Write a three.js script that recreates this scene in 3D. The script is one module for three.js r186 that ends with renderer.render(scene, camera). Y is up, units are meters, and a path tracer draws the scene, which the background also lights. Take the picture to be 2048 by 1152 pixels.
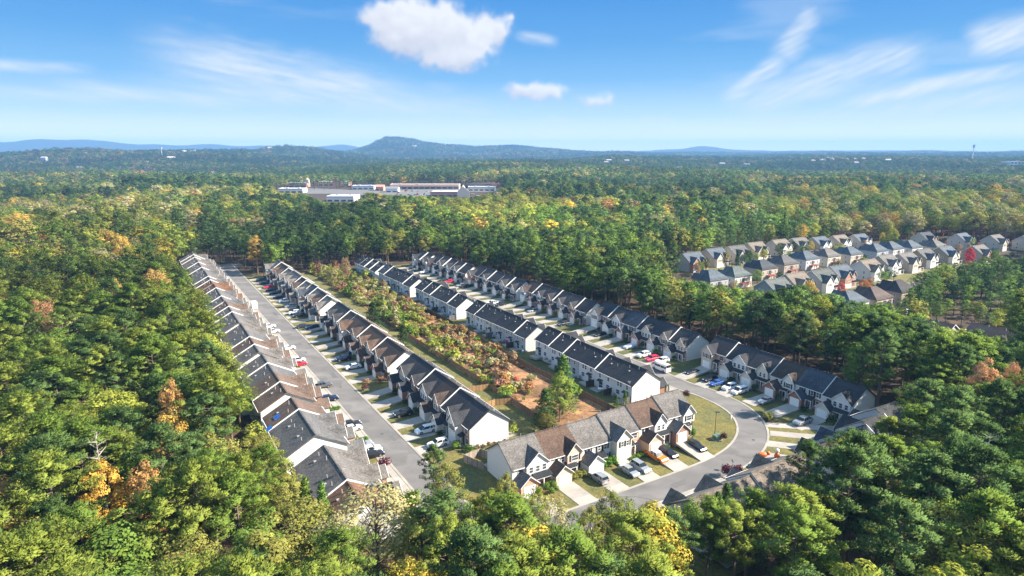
import * as THREE from 'three';
import { mergeGeometries } from 'three/addons/utils/BufferGeometryUtils.js';

// ---------------------------------------------------------------- camera, sky, sun, exposure
const scene = new THREE.Scene();
const EYE = 65, FPX = 1255, PITCH = Math.atan(273 / FPX);
const camera = new THREE.PerspectiveCamera(2 * Math.atan(576 / FPX) * 180 / Math.PI, 16 / 9, 1, 60000);
camera.position.set(0, EYE, 0);
camera.rotation.x = -PITCH;
scene.add(camera);
const renderer = new THREE.WebGLRenderer({ antialias: true });
renderer.setSize(1024, 576);
renderer.toneMapping = THREE.LinearToneMapping;
const EXPO = 3.0;
renderer.toneMappingExposure = EXPO;
renderer.shadowMap.enabled = true;
const SUN_EL = 34.5 * Math.PI / 180, SUN_AZ = 92 * Math.PI / 180;
const SUN = new THREE.Vector3(Math.cos(SUN_EL) * Math.sin(SUN_AZ), Math.sin(SUN_EL), -Math.cos(SUN_EL) * Math.cos(SUN_AZ));
const sun = new THREE.DirectionalLight(0xfff3e2, 5);
sun.name = 'sun';
sun.position.copy(SUN).multiplyScalar(900).add(new THREE.Vector3(0, 0, -200));
sun.target.position.set(0, 0, -200);
sun.castShadow = true;
Object.assign(sun.shadow.camera, { left: -450, right: 450, top: 350, bottom: -350, near: 1, far: 2400 });
sun.shadow.mapSize.set(4096, 4096);
scene.add(sun, sun.target);
scene.fog = new THREE.FogExp2(new THREE.Color().setRGB(0.26, 0.56, 1.0), 0.000105);

// ---------------------------------------------------------------- random and noise
function mulberry(a) { return () => { a |= 0; a = a + 0x6D2B79F5 | 0; let t = Math.imul(a ^ a >>> 15, 1 | a); t = t + Math.imul(t ^ t >>> 7, 61 | t) ^ t; return ((t ^ t >>> 14) >>> 0) / 4294967296; }; }
let R = mulberry(20251);
const rr = (a, b) => a + (b - a) * R();
const pick = (a) => a[Math.floor(R() * a.length)];
const clamp = (x, a = 0, b = 1) => Math.min(b, Math.max(a, x));
const lerp = (a, b, t) => a + (b - a) * t;
const sstep = (a, b, x) => { const t = clamp((x - a) / (b - a)); return t * t * (3 - 2 * t); };
function hash2(x, y) { let h = Math.imul(x, 374761393) + Math.imul(y, 668265263) | 0; h = Math.imul(h ^ h >>> 13, 1274126177); return ((h ^ h >>> 16) >>> 0) / 4294967296; }
function vn(x, y, per = 0) {
  const xi = Math.floor(x), yi = Math.floor(y), fx = x - xi, fy = y - yi, u = fx * fx * (3 - 2 * fx), v = fy * fy * (3 - 2 * fy);
  const m = per ? (k) => ((k % per) + per) % per : (k) => k;
  const a = hash2(m(xi), m(yi)), b = hash2(m(xi + 1), m(yi)), c = hash2(m(xi), m(yi + 1)), d = hash2(m(xi + 1), m(yi + 1));
  return a + (b - a) * u + (c - a) * v + (a - b - c + d) * u * v;
}
function fbm(x, y, o = 4, per = 0) { let s = 0, a = 0.5, n = 0; for (let i = 0; i < o; i++) { s += a * vn(x, y, per); n += a; a *= 0.5; x *= 2; y *= 2; per *= 2; } return s / n; }

// ---------------------------------------------------------------- places: s runs up the straight street, t across it to the right
const AZ = -31.238 * Math.PI / 180, sA = Math.sin(AZ), cA = Math.cos(AZ), sP = Math.sin(PITCH), cP = Math.cos(PITCH);
const P = (s, t, y = 0) => new THREE.Vector3(s * sA + t * cA, y, -(s * cA - t * sA));
const toST = (x, z) => [x * sA - z * cA, x * cA + z * sA];
const face = (ds, dt) => Math.atan2(ds * sA + dt * cA, -(ds * cA - dt * sA));
function project(v) { const Z = -v.z, y = EYE - v.y, d = Z * cP + y * sP; return [1024 + FPX * v.x / d, 576 + FPX * (y * cP - Z * sP) / d, d]; }
function ground(u, v, h = 0) { const a = (u - 1024) / FPX, b = (v - 576) / FPX, k = (EYE - h) / (sP + cP * b); return new THREE.Vector3(k * a, h, -k * (cP - sP * b)); }
const gST = (u, v, h = 0) => { const p = ground(u, v, h); return toST(p.x, p.z); };

// ---------------------------------------------------------------- the sky: blue air, fair-weather cumulus and high cirrus, with added fill brightness out of view
{
  const W = 3072, Hh = 1536, data = new Float32Array(W * Hh * 4);
  const ae = (u, v) => { const a = (u - 1024) / FPX, b = (v - 576) / FPX, f = cP - sP * b, y = -(sP + cP * b); return [Math.atan2(a, f) * 57.2958, Math.atan2(y, Math.hypot(a, f)) * 57.2958]; };
  const puffs = [];
  const puff = (u, v, w, h, n, seed) => { const [a, e] = ae(u, v), r = mulberry(seed), pw = w / 22.3, ph = h / 22.3; for (let i = 0; i < n; i++) { const q = (i + 0.5) / n * 2 - 1, k = Math.sqrt(Math.max(0.08, 1 - q * q)); puffs.push([a + q * pw * 0.43, e + ph * (-0.2 + r() * 0.38 * k), pw * (0.16 + 0.16 * r()) * (0.6 + k * 0.6), ph * (0.25 + 0.2 * r()) * (0.6 + 0.5 * k)]); } };
  puff(868, 58, 200, 108, 9, 5); puff(785, 26, 120, 56, 4, 8); puff(905, 112, 130, 56, 4, 9); puff(985, 62, 70, 70, 3, 19); puff(1070, 180, 122, 44, 4, 11); puff(1198, 198, 76, 44, 3, 14);
  const rq = mulberry(77);
  for (let i = 0; i < 46; i++) { const a = -180 + rq() * 360, e = 9 + rq() * 45; if (Math.abs(a) < 50 && e < 16) continue; const n = 4 + Math.floor(rq() * 4), w = 2 + rq() * 6; for (let k = 0; k < n; k++) puffs.push([a + (k / n - 0.5) * w, e + (rq() - 0.4) * 1.3, w * 0.2 + rq(), 0.8 + rq() * 0.9]); }
  const streak = (u0, v0, u1, v1, w, s) => [...ae(u0, v0), ...ae(u1, v1), w / 22.3, s];
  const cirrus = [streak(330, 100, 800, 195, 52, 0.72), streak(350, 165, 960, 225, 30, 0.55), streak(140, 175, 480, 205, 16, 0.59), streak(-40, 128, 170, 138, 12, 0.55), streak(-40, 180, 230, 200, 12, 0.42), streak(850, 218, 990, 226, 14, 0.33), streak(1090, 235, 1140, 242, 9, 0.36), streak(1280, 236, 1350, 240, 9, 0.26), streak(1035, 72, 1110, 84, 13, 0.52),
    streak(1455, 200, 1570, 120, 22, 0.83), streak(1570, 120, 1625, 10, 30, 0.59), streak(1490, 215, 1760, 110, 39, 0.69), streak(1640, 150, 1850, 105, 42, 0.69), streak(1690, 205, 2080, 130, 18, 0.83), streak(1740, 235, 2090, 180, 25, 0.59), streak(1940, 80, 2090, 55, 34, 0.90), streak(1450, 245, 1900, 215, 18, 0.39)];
  const stops = [[-90, 0.3, 0.36, 0.3], [-1, 0.4, 0.55, 0.62], [0, 1.42, 1.3, 1.2], [1.2, 1.16, 1.16, 1.13], [3, 0.62, 0.84, 1.0], [6, 0.24, 0.54, 0.91], [9, 0.13, 0.41, 0.84], [12.5, 0.08, 0.33, 0.79], [20, 0.17, 0.5, 1.0], [45, 0.26, 0.6, 1.12], [90, 0.28, 0.58, 1.05]];  // stops high overhead are raised beyond clear air, added fill for shaded walls
  for (let j = 0; j < Hh; j++) {
    const e = ((j + 0.5) / Hh - 0.5) * 180;
    let k = 0; while (k < stops.length - 2 && e > stops[k + 1][0]) k++;
    const q = clamp((e - stops[k][0]) / (stops[k + 1][0] - stops[k][0])), base = [1, 2, 3].map((c) => lerp(stops[k][c], stops[k + 1][c], q));
    for (let i = 0; i < W; i++) {
      let c0 = base[0], c1 = base[1], c2 = base[2];
      const put = () => { const o = (j * W + i) * 4; data[o] = c0 / EXPO; data[o + 1] = c1 / EXPO; data[o + 2] = c2 / EXPO; data[o + 3] = 1; };
      const az = ((i + 0.5) / W - 0.5) * 360 + 90, a = az > 180 ? az - 360 : az;
      if (e > 0) {
        let ci = 0;
        const inView = Math.abs(a) < 48 && e < 16;
        if (inView) {
          const wob = (fbm(a * 0.35 + 40, e * 0.9 + 9, 4) - 0.5) * 2.2;
          for (const [a0, e0, a1, e1, w, s] of cirrus) {
            const dx = a1 - a0, dy = e1 - e0, L = Math.hypot(dx, dy), p = ((a - a0) * dx + (e - e0) * dy) / (L * L), d = Math.abs(((e - e0) * dx - (a - a0) * dy) / L + wob * w * 0.3);
            if (d < w * 2.2 && p > -0.25 && p < 1.25) ci = Math.max(ci, s * (1 - sstep(w * 0.05, w * 1.25, d)) * sstep(-0.2, 0.25, p) * (1 - sstep(0.72, 1.2, p)));
          }
          const th = a > 10 ? 0.42 : -0.17, rx = a * Math.cos(th) + e * Math.sin(th), ry = -a * Math.sin(th) + e * Math.cos(th);
          ci *= 0.3 + 1.3 * fbm(rx * 0.5, ry * 4.2, 6);
          ci = Math.max(ci, 0.22 * sstep(0.5, 0.8, fbm(a * 0.09 + 3, e * 0.55, 4)));
        } else ci = 0.8 * sstep(0.4, 0.75, fbm((i / W) * 24, e * 0.16, 5, 24));  // unseen cirrus, thickened to add neutral fill light
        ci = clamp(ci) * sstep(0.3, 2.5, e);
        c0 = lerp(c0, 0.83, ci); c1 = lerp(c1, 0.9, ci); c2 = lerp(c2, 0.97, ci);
        let dens = 0, top = 0;
        if (!puffs.some(([pa, pe, pw, ph]) => Math.abs(e - pe) < ph * 2 + 2 && (Math.abs(a - pa) < pw * 2 + 2 || Math.abs(a - pa) > 358 - pw * 2))) { put(); continue; }
        const wx = (fbm(a * 0.9 + 11, e * 0.9, 5) - 0.5) * 2.3, wy = (fbm(a * 0.9 + 71, e * 0.9 + 31, 5) - 0.5) * 1.7;
        for (const [pa, pe, pw, ph] of puffs) {
          let da = a - pa; if (da > 180) da -= 360; if (da < -180) da += 360;
          if (Math.abs(da) > pw * 2 + 2 || Math.abs(e - pe) > ph * 2 + 2) continue;
          const x = (da + wx * Math.min(1, pw * 0.8)) / pw, y = (e - pe + wy * Math.min(1, ph * 0.8)) / ph, d = Math.exp(-(x * x + y * y) * 1.5);
          dens += d; top += d * (y * 0.7 + x * 0.35);
        }
        if (dens > 0.02) {
          const al = sstep(0.06, 1.35, dens + 0.3 * (fbm(a * 2.6 + 3, e * 2.6 + 8, 4) - 0.5)) * 0.97, lit = clamp(0.92 + 0.3 * (top / dens) + 0.16 * (fbm(a * 1.2, e * 1.4 + 5, 3) - 0.5), 0.6, 1);
          c0 = lerp(c0, 0.95 * lit, al); c1 = lerp(c1, 0.965 * lit, al); c2 = lerp(c2, 1.0 * lerp(lit, 1, 0.25), al);
        }
      }
      put();
    }
  }
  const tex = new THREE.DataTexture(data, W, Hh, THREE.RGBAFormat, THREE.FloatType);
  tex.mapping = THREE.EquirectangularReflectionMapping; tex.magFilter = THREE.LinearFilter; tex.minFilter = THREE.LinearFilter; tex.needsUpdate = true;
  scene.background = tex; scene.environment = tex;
}

// ---------------------------------------------------------------- helpers: names, tags, geometry
const used = new Map();
function numbered(n) { const k = used.get(n) || 0; used.set(n, k + 1); return k ? n + '_' + String(k).padStart(3, '0') : n; }
function thing(name, label, category, pos, turn = 0, group) {
  const o = new THREE.Group(); o.name = numbered(name); scene.add(o);
  if (pos) o.position.copy(pos); o.rotation.y = turn;
  o.userData = { label, category }; if (group) o.userData.group = group;
  return o;
}
function tag(o, label, category, group) { Object.assign(o.userData, { label, category }); if (group) o.userData.group = group; return o; }
function mesh(name, geo, mat, parent) { const m = new THREE.Mesh(geo, mat); m.name = parent ? name : numbered(name); m.castShadow = m.receiveShadow = true; (parent || scene).add(m); return m; }
function struct(name, geo, mat) { const m = mesh(name, geo, mat); m.userData.kind = 'structure'; return m; }
function copyOf(proto, name, label, pos, turn, group, cat) {
  const o = proto.clone(); o.name = numbered(name); scene.add(o); o.position.copy(pos); o.rotation.y = turn;
  o.userData = { label, category: cat || proto.userData.category }; if (group) o.userData.group = group;
  return o;
}
class MB {
  constructor() { this.p = []; this.u = []; }
  tri(a, b, c) {
    const ux = b[0] - a[0], uy = b[1] - a[1], uz = b[2] - a[2], vx = c[0] - a[0], vy = c[1] - a[1], vz = c[2] - a[2];
    const nx = Math.abs(uy * vz - uz * vy), ny = Math.abs(uz * vx - ux * vz), nz = Math.abs(ux * vy - uy * vx);
    for (const q of [a, b, c]) { this.p.push(q[0], q[1], q[2]); if (ny > nx * 0.9 && ny > nz * 0.9) this.u.push(q[0], q[2] * 1.15); else if (nx > nz) this.u.push(q[2], q[1]); else this.u.push(q[0], q[1]); }
    return this;
  }
  quad(a, b, c, d) { return this.tri(a, b, c).tri(a, c, d); }
  box(x0, x1, y0, y1, z0, z1) {
    const v = (i) => [i & 1 ? x1 : x0, i & 2 ? y1 : y0, i & 4 ? z1 : z0];
    this.quad(v(4), v(5), v(7), v(6)).quad(v(1), v(0), v(2), v(3)).quad(v(0), v(4), v(6), v(2)).quad(v(5), v(1), v(3), v(7)).quad(v(6), v(7), v(3), v(2)).quad(v(0), v(1), v(5), v(4));
    return this;
  }
  slab(a, b, c, d, th) { // counter-clockwise from above
    const dn = (q) => [q[0], q[1] - th, q[2]], [e, f, g, h] = [a, b, c, d].map(dn);
    return this.quad(a, b, c, d).quad(h, g, f, e).quad(a, e, f, b).quad(b, f, g, c).quad(c, g, h, d).quad(d, h, e, a);
  }
  prismX(pts, x0, x1) { // pts [z,y] anticlockwise seen from +x with z to the left
    const n = pts.length;
    for (let i = 1; i < n - 1; i++) { this.tri([x1, pts[0][1], pts[0][0]], [x1, pts[i][1], pts[i][0]], [x1, pts[i + 1][1], pts[i + 1][0]]); this.tri([x0, pts[0][1], pts[0][0]], [x0, pts[i + 1][1], pts[i + 1][0]], [x0, pts[i][1], pts[i][0]]); }
    for (let i = 0; i < n; i++) { const a = pts[i], b = pts[(i + 1) % n]; this.quad([x1, a[1], a[0]], [x0, a[1], a[0]], [x0, b[1], b[0]], [x1, b[1], b[0]]); }
    return this;
  }
  prismZ(pts, z0, z1) { // pts [x,y] anticlockwise seen from +z
    const n = pts.length;
    for (let i = 1; i < n - 1; i++) { this.tri([pts[0][0], pts[0][1], z1], [pts[i][0], pts[i][1], z1], [pts[i + 1][0], pts[i + 1][1], z1]); this.tri([pts[0][0], pts[0][1], z0], [pts[i + 1][0], pts[i + 1][1], z0], [pts[i][0], pts[i][1], z0]); }
    for (let i = 0; i < n; i++) { const a = pts[i], b = pts[(i + 1) % n]; this.quad([a[0], a[1], z1], [a[0], a[1], z0], [b[0], b[1], z0], [b[0], b[1], z1]); }
    return this;
  }
  build() { const g = new THREE.BufferGeometry(); g.setAttribute('position', new THREE.Float32BufferAttribute(this.p, 3)); g.setAttribute('uv', new THREE.Float32BufferAttribute(this.u, 2)); g.computeVertexNormals(); return g; }
}
const boxG = (x0, x1, y0, y1, z0, z1) => new MB().box(x0, x1, y0, y1, z0, z1).build();
const cylG = (r, h, n = 8, r2 = r) => new THREE.CylinderGeometry(r2, r, h, n).translate(0, h / 2, 0);

// ---------------------------------------------------------------- materials
function dtex(n, fn, srgb, rep) {
  const d = new Uint8Array(n * n * 4);
  for (let y = 0; y < n; y++) for (let x = 0; x < n; x++) { const c = fn(x / n, y / n), o = (y * n + x) * 4; for (let k = 0; k < 3; k++) d[o + k] = clamp(c[k] === undefined ? c[0] : c[k]) * 255; d[o + 3] = 255; }
  const t = new THREE.DataTexture(d, n, n, THREE.RGBAFormat); t.wrapS = t.wrapT = THREE.RepeatWrapping; t.magFilter = THREE.LinearFilter; t.minFilter = THREE.LinearMipmapLinearFilter; t.generateMipmaps = true;
  if (srgb) t.colorSpace = THREE.SRGBColorSpace; if (rep) t.repeat.set(rep, rep); t.needsUpdate = true; return t;
}
const T = {};
T.shingle = dtex(512, (x, y) => { const row = Math.floor(y * 32), n = hash2(Math.floor(x * 26 + (row % 2) * 0.5), row), l = (y * 32) % 1; return [0.62 + 0.2 * n + 0.28 * (fbm(x * 5, y * 5, 4, 5) - 0.5) + 0.16 * (fbm(x * 64, y * 64, 2, 64) - 0.5) - (l < 0.12 ? 0.1 : 0)]; }, true, 1 / 6);
T.siding = dtex(128, (x, y) => { const l = (y * 8) % 1; return [0.95 + 0.04 * (fbm(x * 6, y * 6, 3, 6) - 0.5) - (l < 0.12 ? 0.1 : 0)]; }, true, 1 / 1.3);
T.brick = dtex(256, (x, y) => { const r = Math.floor(y * 24), u = x * 9 + (r % 2) * 0.5, m = (y * 24) % 1 < 0.14 || u % 1 < 0.06, n = hash2(Math.floor(u) % 9, r); return m ? [0.9, 0.86, 0.8] : [0.78 + 0.26 * n, 0.66 + 0.26 * n, 0.6 + 0.26 * n]; }, true, 1 / 1.8);
T.asphalt = dtex(1024, (x, y) => [0.8 + 0.26 * (fbm(x * 5, y * 5, 6, 5) - 0.5) - 0.06 * sstep(0.6, 0.64, fbm(x * 3 + 1, y * 3, 3, 3)) + 0.14 * (hash2(x * 1024 | 0, y * 1024 | 0) - 0.5)], true, 1 / 26);
T.concrete = dtex(512, (x, y) => [0.86 + 0.2 * (fbm(x * 5, y * 5, 5, 5) - 0.5) + 0.08 * (hash2(x * 512 | 0, y * 512 | 0) - 0.5)], true, 1 / 9);
T.grass = dtex(1024, (x, y) => { const a = fbm(x * 7, y * 7, 5, 7), b = fbm(x * 60, y * 60, 3, 60), h = hash2(x * 1024 | 0, y * 1024 | 0), k = 0.7 + 0.35 * (b - 0.5) + 0.25 * (h - 0.5); return [k + 0.3 * (a - 0.5), k + 0.16 * (a - 0.5), k * 0.95]; }, true, 1 / 16);
T.litter = dtex(1024, (x, y) => { const a = fbm(x * 6, y * 6, 5, 6), b = fbm(x * 50, y * 50, 3, 50), h = hash2(x * 1024 | 0, y * 1024 | 0), k = 0.66 + 0.6 * (a - 0.5) + 0.3 * (b - 0.5) + 0.2 * (h - 0.5); return [k * 1.05, k, k * 0.9]; }, true, 1 / 20);
T.wood = dtex(256, (x, y) => { const n = hash2(Math.floor(x * 16), 3); return [0.72 + 0.3 * (n - 0.5) + 0.25 * (fbm(x * 64, y * 5, 3, 64) - 0.5) - ((x * 16) % 1 < 0.1 ? 0.25 : 0)]; }, true, 1 / 2.4);
const rgb = (c) => new THREE.Color().setRGB(c[0], c[1], c[2]);
const matCache = new Map();
function M(c, o = {}) {
  const key = JSON.stringify([c, Object.entries(o).map(([k, v]) => v && v.isTexture ? [k, v.id] : [k, v])]);
  if (!matCache.has(key)) matCache.set(key, new THREE.MeshStandardMaterial({ color: rgb(c), roughness: 0.85, ...o }));
  return matCache.get(key);
}
const wht = M([0.78, 0.78, 0.76], { roughness: 0.6 });
const glass = M([0.07, 0.08, 0.09], { roughness: 0.08 });
const black = M([0.02, 0.02, 0.022], { roughness: 0.5 });
const siding = (c) => M(c, { map: T.siding, roughness: 0.7 });
const brickM = (c) => M(c, { map: T.brick, roughness: 0.9 });
const shing = (c) => M(c, { map: T.shingle, roughness: 0.95, bumpMap: T.shingle, bumpScale: 0.02 });
const concM = M([0.47, 0.43, 0.375], { map: T.concrete, roughness: 0.9 });
const ROOF = {
  charcoal: [0.075, 0.078, 0.088], slate: [0.092, 0.115, 0.15], black: [0.056, 0.061, 0.074], taupe: [0.27, 0.25, 0.23], brown: [0.2, 0.125, 0.088], rust: [0.3, 0.155, 0.09], umber: [0.12, 0.085, 0.07], grey: [0.2, 0.195, 0.19], tan: [0.34, 0.28, 0.22], bluegrey: [0.17, 0.21, 0.25],
};
const roofM = (k) => shing(ROOF[k]);
const WALL = { white: [0.8, 0.79, 0.76], cream: [0.74, 0.68, 0.57], beige: [0.62, 0.53, 0.43], grey: [0.5, 0.52, 0.52], blue: [0.5, 0.58, 0.65], olive: [0.38, 0.34, 0.26], tan: [0.52, 0.42, 0.33] };
const BRICK = { pink: [0.68, 0.5, 0.43], brown: [0.38, 0.27, 0.22], red: [0.4, 0.25, 0.2], tan: [0.58, 0.44, 0.35] };

// ---------------------------------------------------------------- land: one sheet from under the camera to the far ridges
const degOf = (u) => Math.atan2((u - 1024) / FPX, cP) * 57.2958;
function profile(pts) { const q = pts.map(([u, y]) => [degOf(u), y]); return (a) => { if (a <= q[0][0]) return q[0][1]; for (let i = 1; i < q.length; i++) if (a < q[i][0]) { const t = (a - q[i - 1][0]) / (q[i][0] - q[i - 1][0]); return lerp(q[i - 1][1], q[i][1], t * t * (3 - 2 * t)); } return q[q.length - 1][1]; }; }
const mount = profile([[560, 0], [640, 0], [690, 16], [720, 44], [745, 84], [770, 136], [784, 168], [796, 165], [832, 144], [860, 108], [900, 78], [950, 54], [980, 60], [1020, 66], [1080, 56], [1110, 48], [1150, 34], [1210, 16], [1300, 0]]);
const hill = profile([[480, 0], [530, 26], [565, 52], [600, 70], [640, 72], [680, 52], [720, 28], [780, 0]]);
const leftHills = profile([[-300, 24], [0, 26], [60, 30], [120, 38], [200, 36], [300, 34], [360, 42], [420, 47], [500, 40], [560, 20], [640, 0]]);
const farRidge = profile([[-400, 150], [-100, 170], [0, 170], [60, 190], [120, 250], [180, 225], [210, 252], [250, 245], [310, 205], [400, 178], [450, 190], [500, 150], [560, 170], [610, 105], [660, 135], [700, 158], [760, 90], [850, 40], [1000, 20], [1200, 40], [1330, 70], [1390, 135], [1450, 80], [1550, 40], [1750, 50], [2200, 60]]);
const bell = (x) => Math.exp(-x * x);
function land(x, z) {
  const r = Math.hypot(x, z), a = Math.atan2(x, -z) * 57.2958;
  if (r < 450) return 0;
  let e = 0;
  const n = (fbm(x / 900 + 50, z / 900 + 50, 4) - 0.5);
  const side = sstep(-6, -22, a);
  e += sstep(450, 900, r) * Math.max(sstep(3, 12, a), sstep(-25, -34, a)) * (fbm(x / 260 + 7, z / 260, 3) - 0.5) * 26 * (1 - sstep(2200, 3000, r));
  e += sstep(1150, 1900, r) * (n * (34 + 40 * sstep(1500, 3000, r)) - 3 * (1 - side) - 14 * side * bell((r - 2000) / 900) + 4);
  e += sstep(2600, 8000, r) * 34 * (1 - side * 0.6) + sstep(7000, 16000, r) * 8;
  e += leftHills(a) * bell((r - 3700) / 900) * (1 + n * 0.5);
  e += hill(a) * bell((r - 4500) / 700) * (1 + n * 0.25);
  e += 0.86 * mount(a) * bell((r - 6200) / 1000) * (1 + n * 0.06);
  e += farRidge(a) * bell((r - 10400) / 900) * 0.8;
  return e;
}
{
  const rings = [0], NA = 300, p = [], u = [], idx = [], col = [];
  for (let r = 30; r < 12500; r *= r < 700 ? 1.12 : 1.028) rings.push(r);
  const a0 = -75, a1 = 75;
  for (const r of rings) for (let i = 0; i <= NA; i++) {
    const a = lerp(a0, a1, i / NA) / 57.2958, x = Math.sin(a) * r, z = -Math.cos(a) * r + 60;
    const f = sstep(900, 3800, r);
    p.push(x, land(x, z), z); u.push(x, z);
    const n = 0.75 + 0.5 * fbm(x / 60, z / 60, 3), w = fbm(x / 260 + 9, z / 260, 3);
    col.push(lerp(0.13, 0.03 + 0.02 * w, f) * n, lerp(0.085, 0.042 + 0.008 * w, f) * n, lerp(0.045, 0.024, f) * n);
  }
  for (let j = 0; j < rings.length - 1; j++) for (let i = 0; i < NA; i++) { const k = j * (NA + 1) + i; idx.push(k, k + 1, k + NA + 1, k + 1, k + NA + 2, k + NA + 1); }
  const g = new THREE.BufferGeometry(); g.setAttribute('position', new THREE.Float32BufferAttribute(p, 3)); g.setAttribute('uv', new THREE.Float32BufferAttribute(u, 2)); g.setAttribute('color', new THREE.Float32BufferAttribute(col, 3)); g.setIndex(idx); g.computeVertexNormals();
  struct('ground', g, new THREE.MeshStandardMaterial({ vertexColors: true, map: T.litter, roughness: 1 }));
}
// flat sheets on it
function sheet(name, pts, y, mat) { // pts [s,t] polygon
  const sh = new THREE.Shape(pts.map(([s, t]) => { const q = P(s, t); return new THREE.Vector2(q.x, -q.z); }));
  const g = new THREE.ShapeGeometry(sh); g.rotateX(-Math.PI / 2); g.translate(0, y, 0);
  const pa = g.attributes.position, uv = []; for (let i = 0; i < pa.count; i++) uv.push(pa.getX(i), pa.getZ(i)); g.setAttribute('uv', new THREE.Float32BufferAttribute(uv, 2));
  return struct(name, g, mat);
}
function ribbon(path, off, w, y0, y1) { // strip with a rectangular section along [s,t] points; off is to the right
  const m = new MB(), L = path.map(([s, t]) => P(s, t)), e = [];
  for (let i = 0; i < L.length; i++) { const a = L[Math.max(0, i - 1)], b = L[Math.min(L.length - 1, i + 1)], d = b.clone().sub(a).setY(0).normalize(), n = new THREE.Vector3(-d.z, 0, d.x); e.push([L[i].clone().addScaledVector(n, off - w / 2), L[i].clone().addScaledVector(n, off + w / 2)]); }
  const v = (q, y) => [q.x, y, q.z];
  for (let i = 0; i < e.length - 1; i++) {
    const [a, b] = e[i], [c, d] = e[i + 1];
    m.quad(v(a, y1), v(b, y1), v(d, y1), v(c, y1));
    if (y1 > y0) m.quad(v(a, y0), v(a, y1), v(c, y1), v(c, y0)).quad(v(b, y1), v(b, y0), v(d, y0), v(d, y1));
  }
  return m.build();
}
const interp = (tab) => (s) => { if (s <= tab[0][0]) return lerp(tab[0][1], tab[1][1], (s - tab[0][0]) / (tab[1][0] - tab[0][0])); for (let i = 1; i < tab.length; i++) if (s <= tab[i][0] || i === tab.length - 1) return lerp(tab[i - 1][1], tab[i][1], (s - tab[i - 1][0]) / (tab[i][0] - tab[i - 1][0])); };
const ridgeC = interp([[116, 112.6], [162, 112], [209, 111], [256, 110], [302, 109], [336, 107.2]]);
const ridgeD = interp([[79, 149.7], [133, 150.6], [179, 149.7], [230, 148], [277, 146], [333, 142.6]]);
const road2 = (s) => ridgeD(Math.max(s, 100)) - 21.6;
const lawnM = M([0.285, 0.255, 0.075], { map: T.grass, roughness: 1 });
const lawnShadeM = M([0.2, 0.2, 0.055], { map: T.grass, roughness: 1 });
const dirtM = M([0.58, 0.34, 0.19], { map: T.litter, roughness: 1 });
const asphM = M([0.262, 0.246, 0.23], { map: T.asphalt, roughness: 0.92 });
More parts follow.
